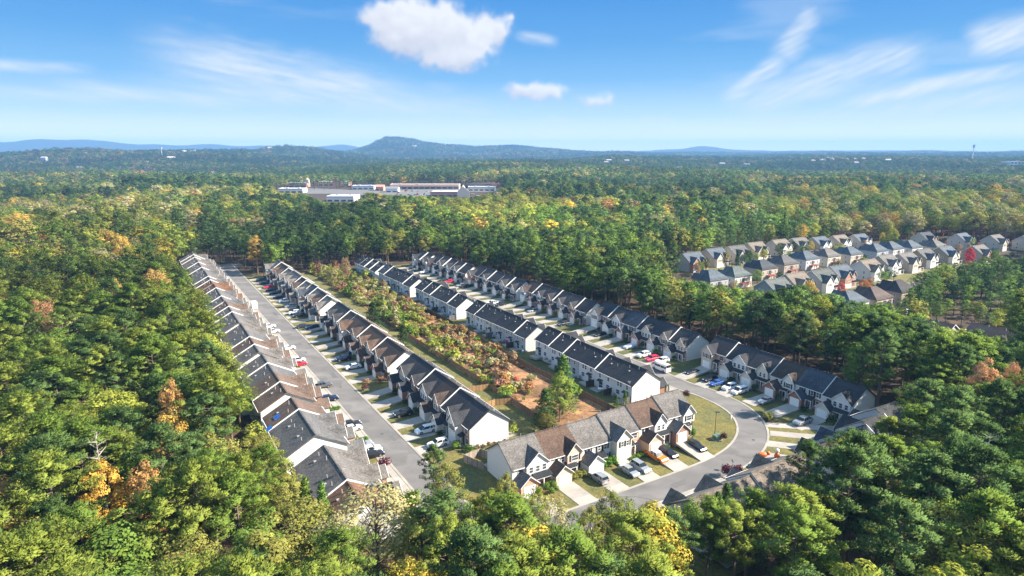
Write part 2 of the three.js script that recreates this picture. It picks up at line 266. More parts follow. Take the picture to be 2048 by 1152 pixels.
{
  const seg = (f, a, b, n = 24) => Array.from({ length: n + 1 }, (_, i) => { const s = lerp(a, b, i / n); return [s, f(s)]; });
  sheet('lawn', [[88, 20], [404, 20], [404, 42], [88, 42]], 0.02, lawnM);
  sheet('lawn', [[86, 47], [360, 47], [346, 80.4], [104, 80.4], [86, 60]], 0.02, lawnM);
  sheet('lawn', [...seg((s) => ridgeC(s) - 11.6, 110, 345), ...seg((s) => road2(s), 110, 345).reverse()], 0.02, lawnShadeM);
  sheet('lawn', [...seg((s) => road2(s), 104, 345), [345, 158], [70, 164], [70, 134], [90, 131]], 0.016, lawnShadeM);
  sheet('lawn', [[82, 56], [112, 56], [112, 118], [113, 131], [100, 128], [88, 118], [84, 104]], 0.026, lawnM);
  sheet('lawn', [[56, 64], [79, 64], [79, 110], [90, 128], [80, 150], [56, 150]], 0.024, lawnM);
  sheet('scrub_ground', [[103, 80.8], [352, 80.8], [352, 98], [103, 99.5]], 0.03, dirtM);
  sheet('cleared_ground', [[368, 18], [408, 18], [404, 30], [372, 26]], 0.03, dirtM);
  // roads
  const r1 = [[60, 44.9], [150, 44.9], [260, 44.6], [352, 44.4], [398, 44.4]];
  const bend = [[80.8, 42], [80.8, 60], [80.8, 80], [80.8, 93], [81.4, 103], [83.7, 112], [87.6, 119.3], [92.6, 124.6], [98.6, 128.2], [104.5, 129.7], [112, 129.9]];
  const r2 = [...bend, ...seg((s) => Math.min(road2(s), 129.6), 118, 344, 16)];
  const smooth = (a, n) => new THREE.CatmullRomCurve3(a.map(([s, t]) => new THREE.Vector3(s, t, 0)), false, 'centripetal').getSpacedPoints(n).map((q) => [q.x, q.y]);
  const R1 = smooth(r1, 40), R2 = smooth(r2, 120);
  struct('road', ribbon(R1, 0, 6.5, 0.04, 0.04), asphM); struct('road', ribbon(R2, 0, 6.4, 0.044, 0.044), asphM);
  const gutM = M([0.46, 0.42, 0.36], { map: T.concrete, roughness: 0.9 });
  const cut = (a, f) => a.filter(f);
  struct('kerb', ribbon(cut(R1, (q) => q[0] > 86), -3.5, 0.55, -0.1, 0.11), gutM); struct('kerb', ribbon(cut(R1, (q) => q[0] > 86), 3.5, 0.55, -0.1, 0.11), gutM);
  struct('kerb', ribbon(cut(R2, (q) => q[1] > 49), -3.42, 0.5, -0.1, 0.112), gutM); struct('kerb', ribbon(cut(R2, (q) => q[1] > 49), 3.42, 0.5, -0.1, 0.112), gutM);
  struct('sidewalk', ribbon(cut(R1, (q) => q[0] > 88), -4.55, 1.4, 0, 0.09), concM);
  sheet('road_end', Array.from({ length: 24 }, (_, i) => [392 + 9 * Math.cos(i / 24 * 6.283), 44 + 9 * Math.sin(i / 24 * 6.283)]), 0.048, asphM);
  sheet('road_end', Array.from({ length: 24 }, (_, i) => [345 + 8 * Math.cos(i / 24 * 6.283), 119 + 8 * Math.sin(i / 24 * 6.283)]), 0.052, asphM);
  { const pm = M([0.2, 0.195, 0.19], { map: T.asphalt, roughness: 0.95 }), im = M([0.09, 0.085, 0.08], { roughness: 0.6, metalness: 0.4 });
    for (const [a, b, c, d] of [[141, 43.2, 3.2, 1.6], [176, 45.6, 5, 1.3], [214, 43.4, 2.4, 2.2], [128, 45.8, 6, 1], [79.6, 86, 1.6, 4], [152, 128.2, 4.5, 1.4], [260, 45.4, 6, 1.4]]) sheet('road_patch', [[a, b], [a + c, b], [a + c, b + d], [a, b + d]], 0.052, pm);
    for (const [a, b] of [[133, 44.9], [168, 45.3], [205, 44.6], [80.4, 74], [85.6, 117], [140, 129]]) sheet('manhole', Array.from({ length: 12 }, (_, i) => [a + 0.38 * Math.cos(i / 12 * 6.283), b + 0.38 * Math.sin(i / 12 * 6.283)]), 0.058, im); }
  // tar seams on the near road
  const tar = M([0.06, 0.06, 0.06], { roughness: 0.8 });
  for (const pts of [[[84, 68], [82.6, 71], [82.7, 75], [81, 77.5], [79, 79], [77.7, 79.6]], [[82, 64], [80.6, 70], [80.9, 76]], [[90.5, 118.5], [87.5, 119.6]], [[82.6, 107.4], [80.6, 108.8], [79.6, 112]]]) struct('road_crack', ribbon(pts, 0, 0.14, 0.05, 0.05), tar);
}

// ---------------------------------------------------------------- townhouse units
const UW = 7.4, SL = 0.68;
const winFrame = (w, h) => { const m = new MB(); const t = 0.09; m.box(-w / 2, w / 2, 0, t, 0, 0.07).box(-w / 2, w / 2, h - t, h, 0, 0.07).box(-w / 2, -w / 2 + t, t, h - t, 0, 0.07).box(w / 2 - t, w / 2, t, h - t, 0, 0.07).box(-w / 2 + t, w / 2 - t, h / 2 - 0.03, h / 2 + 0.03, 0.005, 0.06); return m.build(); };
const frameCache = {};
function windowAt(par, x, y, z, w, h, turn = 0, shut) {
  const k = w + '_' + h; frameCache[k] = frameCache[k] || [winFrame(w, h), boxG(-w / 2 + 0.085, w / 2 - 0.085, 0.085, h - 0.085, -0.02, 0.03), boxG(-0.19, 0.19, 0, h, 0, 0.05)];
  const f = mesh('window', frameCache[k][0], wht, par); f.position.set(x, y, z); f.rotation.y = turn;
  mesh('pane', frameCache[k][1], glass, f);
  if (shut) for (const s of [-1, 1]) { const q = mesh('shutter', frameCache[k][2], black, par); q.position.set(x + s * (w / 2 + 0.22), y, z); }
}
const garageDoorG = (() => { const m = new MB(); for (let i = 0; i < 4; i++) for (let j = 0; j < 4; j++) m.box(-1.25 + j * 0.625 + 0.02, -1.25 + (j + 1) * 0.625 - 0.02, i * 0.53 + 0.02, (i + 1) * 0.53 - 0.02, 0.02, 0.06); m.box(-1.27, 1.27, 0, 2.14, -0.02, 0.03); return m.build(); })();
function gableWing(par, x0, x1, zf, yb, ye, ya, wallM, rM, name, onMain) {
  const xm = (x0 + x1) / 2, s = (ya - ye) / (xm - x0), o = 0.28;
  const w = mesh(name, new MB().prismZ([[x0, yb], [x1, yb], [x1, ye], [xm, ya], [x0, ye]], onMain ? -0.9 : 0.012, zf).build(), wallM, par);
  const back = (y) => onMain ? -(y - 5.1) / SL - 0.25 : 0.015, L = [x0 - o, ye - o * s + 0.15], A = [xm, ya + 0.15], Rr = [x1 + o, ye - o * s + 0.15], zF = zf + 0.3;
  const m = new MB(); m.slab([L[0], L[1], zF], [A[0], A[1], zF], [A[0], A[1], back(A[1])], [L[0], L[1], Math.max(back(L[1]), onMain ? -9 : 0.015)], 0.13); m.slab([A[0], A[1], zF], [Rr[0], Rr[1], zF], [Rr[0], Rr[1], back(Rr[1])], [A[0], A[1], back(A[1])], 0.13);
  mesh(name + '_roof', m.build(), rM, w);
  const tr = new MB(); const e = (a, b) => tr.slab([a[0], a[1] - 0.02, zF + 0.05], [b[0], b[1] - 0.02, zF + 0.05], [b[0], b[1] - 0.02, zF + 0.003], [a[0], a[1] - 0.02, zF + 0.003], 0.17); e(L, A); e(A, Rr);
  mesh('rake_trim', tr.build(), wht, w);
  return w;
}
const metalRoof = M([0.05, 0.055, 0.062], { roughness: 0.45, metalness: 0.5 });
function porchRoof(par, x0, x1, yb, yf, z1) {
  const m = new MB(); m.slab([x0, yf, z1], [x1, yf, z1], [x1, yb, 0.02], [x0, yb, 0.02], 0.12);
  for (let x = x0 + 0.02; x < x1; x += 0.42) m.slab([x, yf + 0.06, z1 - 0.01], [x + 0.05, yf + 0.06, z1 - 0.01], [x + 0.05, yb + 0.06, 0.03], [x, yb + 0.06, 0.03], 0.07);
  mesh('porch_roof', m.build(), metalRoof, par);
  mesh('porch_beam', boxG(x0 + 0.06, x1 - 0.06, yf - 0.36, yf - 0.125, z1 - 0.28, z1 - 0.12), wht, par);
  for (const x of x1 - x0 > 2.6 ? [x0 + 0.2, (x0 + x1) / 2, x1 - 0.2] : [x0 + 0.2, x1 - 0.2]) mesh('porch_post', boxG(x - 0.08, x + 0.08, 0, yf - 0.36, z1 - 0.28, z1 - 0.12), wht, par);
}
const slot = () => new THREE.MeshStandardMaterial();
const SW = { wall: slot(), front: slot(), garage: slot(), gable: slot(), roof: slot() }; // stand for the materials that each unit gets of its own
const DOOR = M([0.1, 0.02, 0.02], { roughness: 0.4 });
function makeUnit(v) {
  const g = new THREE.Group(); g.name = 'townhouse';
  mesh('wall', new MB().prismX([[0, -1.2], [0, 4.9], [-5, 8.3], [-10, 4.9], [-10, -1.2]].map(([z, y]) => [z, y]).reverse(), 0.006, UW - 0.006).build(), SW.wall, g);
  const y0 = 5.08, rf = new MB(); const ov = 0.38;
  rf.slab([0.004, y0 - ov * SL, ov], [UW - 0.004, y0 - ov * SL, ov], [UW - 0.004, y0 + 5 * SL, -5], [0.004, y0 + 5 * SL, -5], 0.15);
  rf.slab([0.004, y0 + 5 * SL, -5], [UW - 0.004, y0 + 5 * SL, -5], [UW - 0.004, y0 - ov * SL, -10 - ov], [0.004, y0 - ov * SL, -10 - ov], 0.15);
  rf.box(0.01, UW - 0.01, y0 + 5 * SL - 0.02, y0 + 5 * SL + 0.05, -5.13, -4.87);
  mesh('roof', rf.build(), SW.roof, g);
  for (const z of [[ov + 0.01, ov + 0.12], [-10 - ov - 0.12, -10 - ov - 0.01]]) mesh('gutter', boxG(0.01, UW - 0.01, y0 - ov * SL - 0.13, y0 - ov * SL - 0.03, z[0], z[1]), wht, g);
  const rc = mulberry(500 + v);
  for (let i = 0; i < 2; i++) { const x = 1.3 + i * 3 + rc(), z = -5.5 - rc() * 1.6, h = 0.6 + rc() * 0.45, p = mesh('vent_pipe', cylG(0.07, h, 6), M([0.34, 0.33, 0.32], { roughness: 0.7 }), g); p.position.set(x, y0 + (10 + z) * SL - 0.06, z); }
  { const z = -8 + rc(), p = mesh('roof_vent', boxG(-0.2, 0.2, 0, 0.2, -0.2, 0.2), M([0.3, 0.29, 0.28]), g); p.position.set(2 + rc() * 3, y0 + (10 + z) * SL - 0.06, z); }
  // front
  const full = v === 4;
  const lowTop = 2.62;
  mesh('brick_front', boxG(full ? 3.9 : 3.75, UW - 0.03, -1.1, full ? 4.6 : lowTop, 0.001, 0.07), SW.front, g);
  const upper = (x0, x1, zf, yb, ya, m) => gableWing(g, x0, x1, zf, yb, 4.95, ya, m, SW.roof, 'gable', true);
  const door = (x) => { const d = mesh('front_door', boxG(-0.48, 0.48, 0.06, 2.12, 0.071, 0.13), DOOR, g); d.position.x = x; const t = mesh('door_frame', new MB().box(-0.58, -0.49, 0.05, 2.22, 0.071, 0.15).box(0.49, 0.58, 0.05, 2.22, 0.071, 0.15).box(-0.58, 0.58, 2.221, 2.32, 0.071, 0.15).build(), wht, g); t.position.x = x; };
  const porchFloor = (x0, x1, z) => mesh('porch_floor', boxG(x0, x1, -0.6, 0.05, 0.075, z), concM, g);
  if (full) {
    gableWing(g, 0.15, 3.85, 1.9, -1.1, 4.95, 7.0, SW.gable, SW.roof, 'gable', true);
    const gd = mesh('garage_door', garageDoorG, wht, g); gd.position.set(2, 0.02, 1.9);
    windowAt(g, 1.45, 3.15, 1.9, 0.8, 1.3, 0, true); windowAt(g, 2.75, 3.15, 1.9, 0.8, 1.3, 0, true);
    windowAt(g, 5.9, 3.1, 0.07, 1.7, 1.3); windowAt(g, 6.2, 0.8, 0.07, 1.5, 1.4);
    porchRoof(g, 3.95, 5.5, 2.95, 2.5, 1.5); porchFloor(3.95, 5.5, 1.6); door(4.6);
  } else {
    const ga = gableWing(g, 0.2, 3.7, 2.9, -1.1, 2.5, 4.15, SW.garage, SW.roof, 'garage', false);
    const gd = mesh('garage_door', garageDoorG, wht, ga); gd.position.set(1.95, 0.02, 2.9);
    if (v === 1) {
      upper(2.7, 7.3, 0.55, 2.75, 7.25, SW.gable);
      for (const x of [3.6, 5.0, 6.4]) windowAt(g, x, 3.2, 0.55, 0.95, 1.35);
      porchRoof(g, 3.75, 7.5, 3.2, 2.55, 2.0); porchFloor(3.75, 7.35, 2.05); door(4.5); windowAt(g, 6.2, 0.75, 0.07, 1.5, 1.45); windowAt(g, 1.5, 3.25, 0.01, 0.9, 1.2);
    } else if (v === 2) {
      upper(4.1, 7.35, 0.7, 2.75, 7.0, SW.gable);
      windowAt(g, 5.75, 3.15, 0.7, 1.6, 1.35, 0, true); windowAt(g, 2.0, 3.2, 0.01, 0.9, 1.3); windowAt(g, 3.4, 3.2, 0.01, 0.7, 1.3);
      porchRoof(g, 3.8, 5.9, 3.05, 2.5, 1.7); porchFloor(3.8, 5.8, 1.75); door(4.5); windowAt(g, 6.5, 0.75, 0.07, 1.1, 1.45, 0, true);
    } else if (v === 3) {
      windowAt(g, 2.0, 3.15, 0.01, 0.85, 1.4, 0, true); windowAt(g, 4.6, 3.15, 0.01, 0.85, 1.4, 0, true); windowAt(g, 6.1, 3.15, 0.01, 0.85, 1.4, 0, true);
      porchRoof(g, 3.8, 5.6, 3.1, 2.5, 1.8); porchFloor(3.8, 5.5, 1.8); door(4.5); windowAt(g, 6.35, 0.75, 0.07, 1.2, 1.45, 0, true);
    } else {
      upper(3.6, 6.9, 0.6, 2.75, 7.1, SW.gable);
      windowAt(g, 4.7, 3.15, 0.6, 0.8, 1.35); windowAt(g, 5.9, 3.15, 0.6, 0.8, 1.35); windowAt(g, 1.6, 3.2, 0.01, 0.9, 1.3, 0, true);
      porchRoof(g, 3.75, 7.3, 3.15, 2.55, 1.7); porchFloor(3.75, 7.3, 1.75); door(4.6); windowAt(g, 6.3, 0.75, 0.07, 1.4, 1.45);
    }
  }
  // back
  windowAt(g, 1.9, 3.1, -10, 0.85, 1.35, Math.PI); windowAt(g, 5.4, 3.1, -10, 0.85, 1.35, Math.PI); if (v % 2) windowAt(g, 4.3, 3.1, -10, 0.85, 1.35, Math.PI);
  { const k = v % 2 ? 2.2 : 5; windowAt(g, k, 0.05, -10, 1.75, 2.1, Math.PI); windowAt(g, k > 3 ? 2 : 5.4, 0.8, -10, 1.5, 1.3, Math.PI); mesh('patio', boxG(k - 1.7, k + 1.7, -0.6, 0.04, -12.8, -10.01), concM, g);
    if (v !== 3) { const h = mesh('door_hood', new MB().slab([k - 0.9, 2.75, -10.01], [k + 0.9, 2.75, -10.01], [k + 0.9, 2.4, -11], [k - 0.9, 2.4, -11], 0.1).build(), metalRoof, g); }
    const ac = mesh('air_conditioner', boxG(-0.4, 0.4, 0, 0.8, -0.4, 0.4), M([0.35, 0.35, 0.34], { roughness: 0.6 }), g); ac.position.set(k > 3 ? 0.8 : 6.6, -0.02, -10.6); }
  return g;
}
const unitProto = {}; for (let v = 1; v <= 5; v++) unitProto[v] = makeUnit(v);
function rakeG(x0, x1) { const m = new MB(), a = 5.1, o = 0.4; m.slab([x0, a - o * SL, o], [x1, a - o * SL, o], [x1, a + 5 * SL, -5], [x0, a + 5 * SL, -5], 0.3); m.slab([x0, a + 5 * SL, -5], [x1, a + 5 * SL, -5], [x1, a - o * SL, -10 - o], [x0, a - o * SL, -10 - o], 0.3); return m.build(); }
const rakeL = rakeG(-0.3, -0.002), rakeR = rakeG(UW + 0.002, UW + 0.3), rakeStep = [rakeG(-0.12, -0.004), rakeG(UW + 0.004, UW + 0.12)];
const ORD = ['first', 'second', 'third', 'fourth', 'fifth', 'sixth', 'seventh', 'eighth', 'ninth', 'tenth', 'eleventh', 'twelfth', 'thirteenth', 'fourteenth', 'fifteenth', 'sixteenth', 'seventeenth', 'eighteenth', 'nineteenth', 'twentieth'];
const ord = (i) => i < 20 ? ORD[i] : 'twenty-' + ORD[i - 20] + '';
const ordX = (i) => i === 29 ? 'thirtieth' : i < 29 ? ord(i) : 'thirty-' + ORD[i - 30];
const roofWord = { charcoal: 'charcoal', slate: 'slate grey', black: 'black', taupe: 'taupe', brown: 'brown', rust: 'rust orange', umber: 'dark brown', grey: 'grey', tan: 'tan', bluegrey: 'blue grey' };
const units = {}; // row -> list of {group, s, t, w, turn, driveway corner helpers}
function swapMats(o, sw) { o.traverse((m) => { if (m.isMesh) for (const k in sw) if (m.material === SW[k]) { m.material = sw[k]; return; } }); }
function placeUnit(row, phrase, from, org, turn, w, v, roof, dh, ends, sw, zs = 1) {
  const i = (units[row] = units[row] || []).length;
  const o = unitProto[v].clone(); o.name = numbered('townhouse'); scene.add(o);
  o.position.copy(org); o.position.y = dh; o.rotation.y = turn; o.scale.set(w / UW, 1, zs);
  const rw = roofWord[roof].split(' ').join('-');
  o.userData = { label: `${rw} roofed townhouse, ${ordX(i)} from the ${from} of ${phrase}`, category: 'townhouse', group: 'townhouses of ' + phrase };
  const s = { roof: roofM(roof), ...sw }; swapMats(o, s);
  if (ends[0]) mesh('rake_trim', ends[0] === 1 ? rakeStep[0] : rakeL, ends[0] === 1 ? wht : s.roof, o);
  if (ends[1]) mesh('rake_trim', ends[1] === 1 ? rakeStep[1] : rakeR, ends[1] === 1 ? wht : s.roof, o);
  units[row].push({ o, org, turn, w, v, dh, zs });
  return o;
}
// blocks: [s0, s1, n, variants, roofs, steps]
ROOF.lt = [0.28, 0.255, 0.235]; ROOF.lg = [0.23, 0.225, 0.222]; ROOF.lb = [0.27, 0.185, 0.14]; Object.assign(roofWord, { lt: 'taupe', lg: 'grey', lb: 'brown' });
const W1 = siding(WALL.white), W2 = siding(WALL.cream), W3 = siding(WALL.beige), W4 = siding(WALL.grey);
const fronts = [brickM(BRICK.pink), brickM(BRICK.brown), brickM(BRICK.red), siding(WALL.white), siding(WALL.cream), brickM(BRICK.tan)];
function swFor(i, row) { const r = mulberry(900 + i * 31 + row.charCodeAt(0) * 7), f = fronts[Math.floor(r() * 6)]; return { wall: row === 'A' || row === 'B' ? W1 : [W1, W1, W4, W2][Math.floor(r() * 4)], front: f, garage: r() < 0.55 ? fronts[Math.floor(r() * 3)] : siding(r() < 0.5 ? WALL.white : WALL.cream), gable: r() < 0.8 ? siding(pickR(r, [WALL.white, WALL.cream, WALL.white, WALL.beige])) : fronts[Math.floor(r() * 3)] }; }
const pickR = (r, a) => a[Math.floor(r() * a.length)];
function rowAlongS(row, phrase, sign, ridge, blocks) { // sign -1: front faces -t
  const turn = face(0, sign);
  for (const [s0, s1, n, vs, roofs, dhs] of blocks) {
    const w = (s1 - s0) / n;
    for (let i = 0; i < n; i++) {
      const a = s0 + i * w, c = a + w / 2, zs = row === 'A' ? 1.25 : 1, fr = ridge(c) + sign * 5 * zs, d0 = dhs[i % dhs.length], nx = i < n - 1 ? dhs[(i + 1) % dhs.length] : d0, pv = i ? dhs[(i - 1) % dhs.length] : d0;
      const slope = (ridge(a + w) - ridge(a)) / w, turnS = turn + (sign < 0 ? 1 : 1) * 0; // rows bend a little from block to block, units stay square
      const far = i === n - 1, near = i === 0;
      const nearE = near ? 2 : d0 > pv + 0.05 ? 1 : 0, farE = far ? 2 : d0 > nx + 0.05 ? 1 : 0;
      const org = sign < 0 ? P(a + w, fr) : P(a, fr);
      placeUnit(row, phrase, 'near end', org, turnS, w, +vs[i % vs.length], roofs[i % roofs.length], d0, sign < 0 ? [farE, nearE] : [nearE, farE], swFor(units[row] ? units[row].length : 0, row), zs);
    }
  }
}
const ca = 'charcoal', bl = 'black', um = 'umber', ta = 'taupe', br = 'brown', ru = 'rust', sl = 'slate', gr = 'grey';
rowAlongS('A', 'the row left of the straight street', 1, () => 27.4, [
  [93.5, 116.2, 3, '151', ['rust', 'lt', 'lt'], [0, 0.3, 0.3]], [122.6, 144.6, 3, '253', ['lg', 'lg', 'lb'], [0, 0, 0.35]], [149.6, 181, 4, '1235', ['lb', 'lb', 'lg', 'lt'], [0, 0.3, 0.3, 0.6]], [186, 218.5, 4, '5132', ['lt', 'lb', 'lg', 'lt'], [0, 0.3, 0.6, 0.6]],
  [223.5, 256, 4, '1251', ['lt', 'lg', 'lt', 'lb'], [0, 0, 0.3, 0.6]], [261, 294, 4, '2315', ['lg', 'lt', 'lg', ru], [0, 0.3, 0.3, 0.6]], [299, 331, 4, '1523', [ru, 'lg', 'lt', 'lg'], [0, 0.3, 0.6, 0.6]], [336, 367, 4, '2152', ['lg', 'lt', 'lt', 'lt'], [0, 0.3, 0.3, 0.6]], [372, 395, 3, '135', ['lt', 'lt', 'lg'], [0, 0.3, 0.6]]]);
rowAlongS('B', 'the row right of the straight street', -1, () => 64, [
  [115.4, 159, 6, '425121', [ca, bl, um, bl, bl, ca], [0, 0.05, 0.45, 0.45, 0.9, 0.9]], [165.2, 232.5, 9, '251214252', [um, um, br, br, um, br, um, ca, ca], [0, 0, 0.4, 0.4, 0.8, 0.8, 0.4, 0.8, 0.8]],
  [241.5, 271, 4, '1254', [ta, um, ta, sl], [0, 0.35, 0.35, 0.7]], [275, 307.5, 4, '2151', [ta, um, ta, ta], [0, 0.35, 0.7, 0.7]], [311, 344, 4, '5124', [ta, um, br, ta], [0, 0.35, 0.35, 0.7]]]);
rowAlongS('C', 'the white-backed row behind the scrub', 1, ridgeC, [
  [116.5, 161.8, 6, '125314', [ca, ca, bl, bl, ca, bl], [0, 0, 0.4, 0.4, 0.8, 1.1]], [167.5, 208.8, 6, '215132', [ca, bl, bl, ca, bl, bl], [0, 0.4, 0.4, 0.4, 0.4, 0.5]], [216.6, 256.3, 5, '31254', [bl, bl, ca, bl, bl], [0, 0.4, 0.4, 0.8, 0.9]],
  [262.3, 301.8, 5, '12513', [bl, ca, bl, bl, sl], [0, 0.4, 0.4, 0.4, 0.8]], [306, 335, 4, '2513', [bl, bl, ca, bl], [0, 0.35, 0.7, 0.7]]]);
rowAlongS('D', 'the row below the dark pines', -1, ridgeD, [
  [79.3, 125.8, 6, '132514', [ca, sl, um, ca, ca, bl], [0, 0.4, 0.4, 0.8, 0.8, 1.2]], [133.4, 178.9, 6, '521314', [ca, ca, ca, sl, bl, bl], [0, 0.4, 0.4, 0.8, 0.8, 1.2]], [183.4, 226.4, 6, '325524', [bl, ca, ca, bl, bl, um], [0, 0.4, 0.4, 0.8, 0.8, 1.1]],
  [231.8, 272.8, 5, '51324', [bl, ca, ca, bl, ca], [0, 0.4, 0.4, 0.8, 0.8]], [277.4, 316.5, 5, '32554', [bl, ca, bl, ca, bl], [0, 0.4, 0.4, 0.8, 0.8]], [320.8, 335, 2, '54', [bl, bl], [0, 0.4]]]);
{ // the sunlit row by the curved lawn, and the hidden row across the road from it
  const turn = face(-1, 0), w = 8.18, spec = [[1, gr, 0, { wall: W1, gable: W1, front: brickM(BRICK.pink), garage: brickM(BRICK.pink) }], [2, br, 0, { wall: W1, gable: siding([0.66, 0.5, 0.4]), front: brickM(BRICK.tan), garage: W3 }], [3, gr, 0.02, { wall: W1, gable: W1, front: W1, garage: W1 }], [4, gr, 0.5, { wall: W2, gable: W2, front: brickM(BRICK.pink), garage: W1 }], [5, 'brown', 0.85, { wall: W1, gable: W1, front: W2, garage: siding([0.6, 0.42, 0.3]) }], [2, gr, 1.2, { wall: W1, gable: W1, front: brickM(BRICK.brown), garage: brickM(BRICK.brown) }]];
  spec.forEach(([v, roof, dh, sw], i) => placeUnit('F', 'the sunlit row by the curved lawn', 'left end', P(95, 57.7 + i * w), turn, w, v, roof === gr ? 'taupe' : roof, dh, [i === 0 ? 2 : 0, i === 5 ? 2 : 0], sw));
  const tg = face(1, 0), wg = 7.6;
  for (let i = 0; i < 4; i++) placeUnit('G', 'the tree-hidden row opposite', 'left end', P(70.5, 74.4 + (i + 1) * wg), tg, wg, [2, 1, 3, 2][i], ['tan', 'tan', 'tan', 'tan'][i], [0, 0, 0.5, 0.5][i], [i === 3 ? 2 : 0, i === 0 ? 2 : 0], { wall: W1, front: W1, garage: W1, gable: W1 });
  const spots = [[70.6, 119, 0.2], [71.5, 127.4, 0.2], [72.4, 135.8, 0.2], [74.4, 144.4, 0.2]];
  spots.forEach(([s, t, a], i) => placeUnit('G', 'the tree-hidden row opposite', 'left end', P(s, t), tg, 8.2, [5, 2, 1, 3][i], [um, sl, ca, ca][i], 0.3 + 0.2 * i, [i === 3 ? 2 : 1, i === 0 ? 2 : 0], { wall: W4, front: W4, garage: W4, gable: W1 }));
}
// driveways: from the garage door to the kerb
function driveway(u, len) {
  const q = new MB(), x0 = 0.15, x1 = u.v === 4 ? 4.0 : 3.95, z0 = (u.v === 4 ? 1.92 : 2.92) * u.zs, k = u.w / UW;
  const y0 = Math.max(0.09, u.dh + 0.01);
  q.slab([x0 * k, 0.1, len], [x1 * k, 0.1, len], [x1 * k, y0, z0], [x0 * k, y0, z0], 0.5);
  const g = q.build(); const m = struct('driveway', g, concM); m.position.copy(u.org); m.rotation.y = u.turn;
}
for (const u of units.A) driveway(u, 41.5 - 33.65 - 1.9); for (const u of units.B) driveway(u, 59 - 48.7); for (const u of units.C) { const [s, t] = toST(u.org.x, u.org.z); driveway(u, Math.max(3.4, road2(s + 3) - 3.8 - t)); }
for (const u of units.D) { const [s, t] = toST(u.org.x, u.org.z), b = s < 104; driveway(u, b ? Math.max(4, t - (127.6 + (s - 84) * 0.18 + 3.6) + 1) : t - Math.min(road2(s - 3), 129.8) - 3.7); }
for (const u of units.F) driveway(u, 95 - 84.45);
units.G.slice(0, 4).forEach((u) => driveway(u, 77.1 - 70.5));
for (const [a, b, c, d] of [[[86.8, 124.5], [85, 122.2], [73.5, 134.2], [75.5, 136.4]], [[83.6, 119.6], [82, 116.8], [72.6, 125.4], [74.4, 128]], [[80.6, 114], [79.2, 110.6], [72.2, 116.8], [73.8, 119.6]], [[90.2, 127.6], [88.4, 125.6], [76, 140.5], [78, 143]]]) sheet('driveway', [a, b, c, d], 0.07, concM);

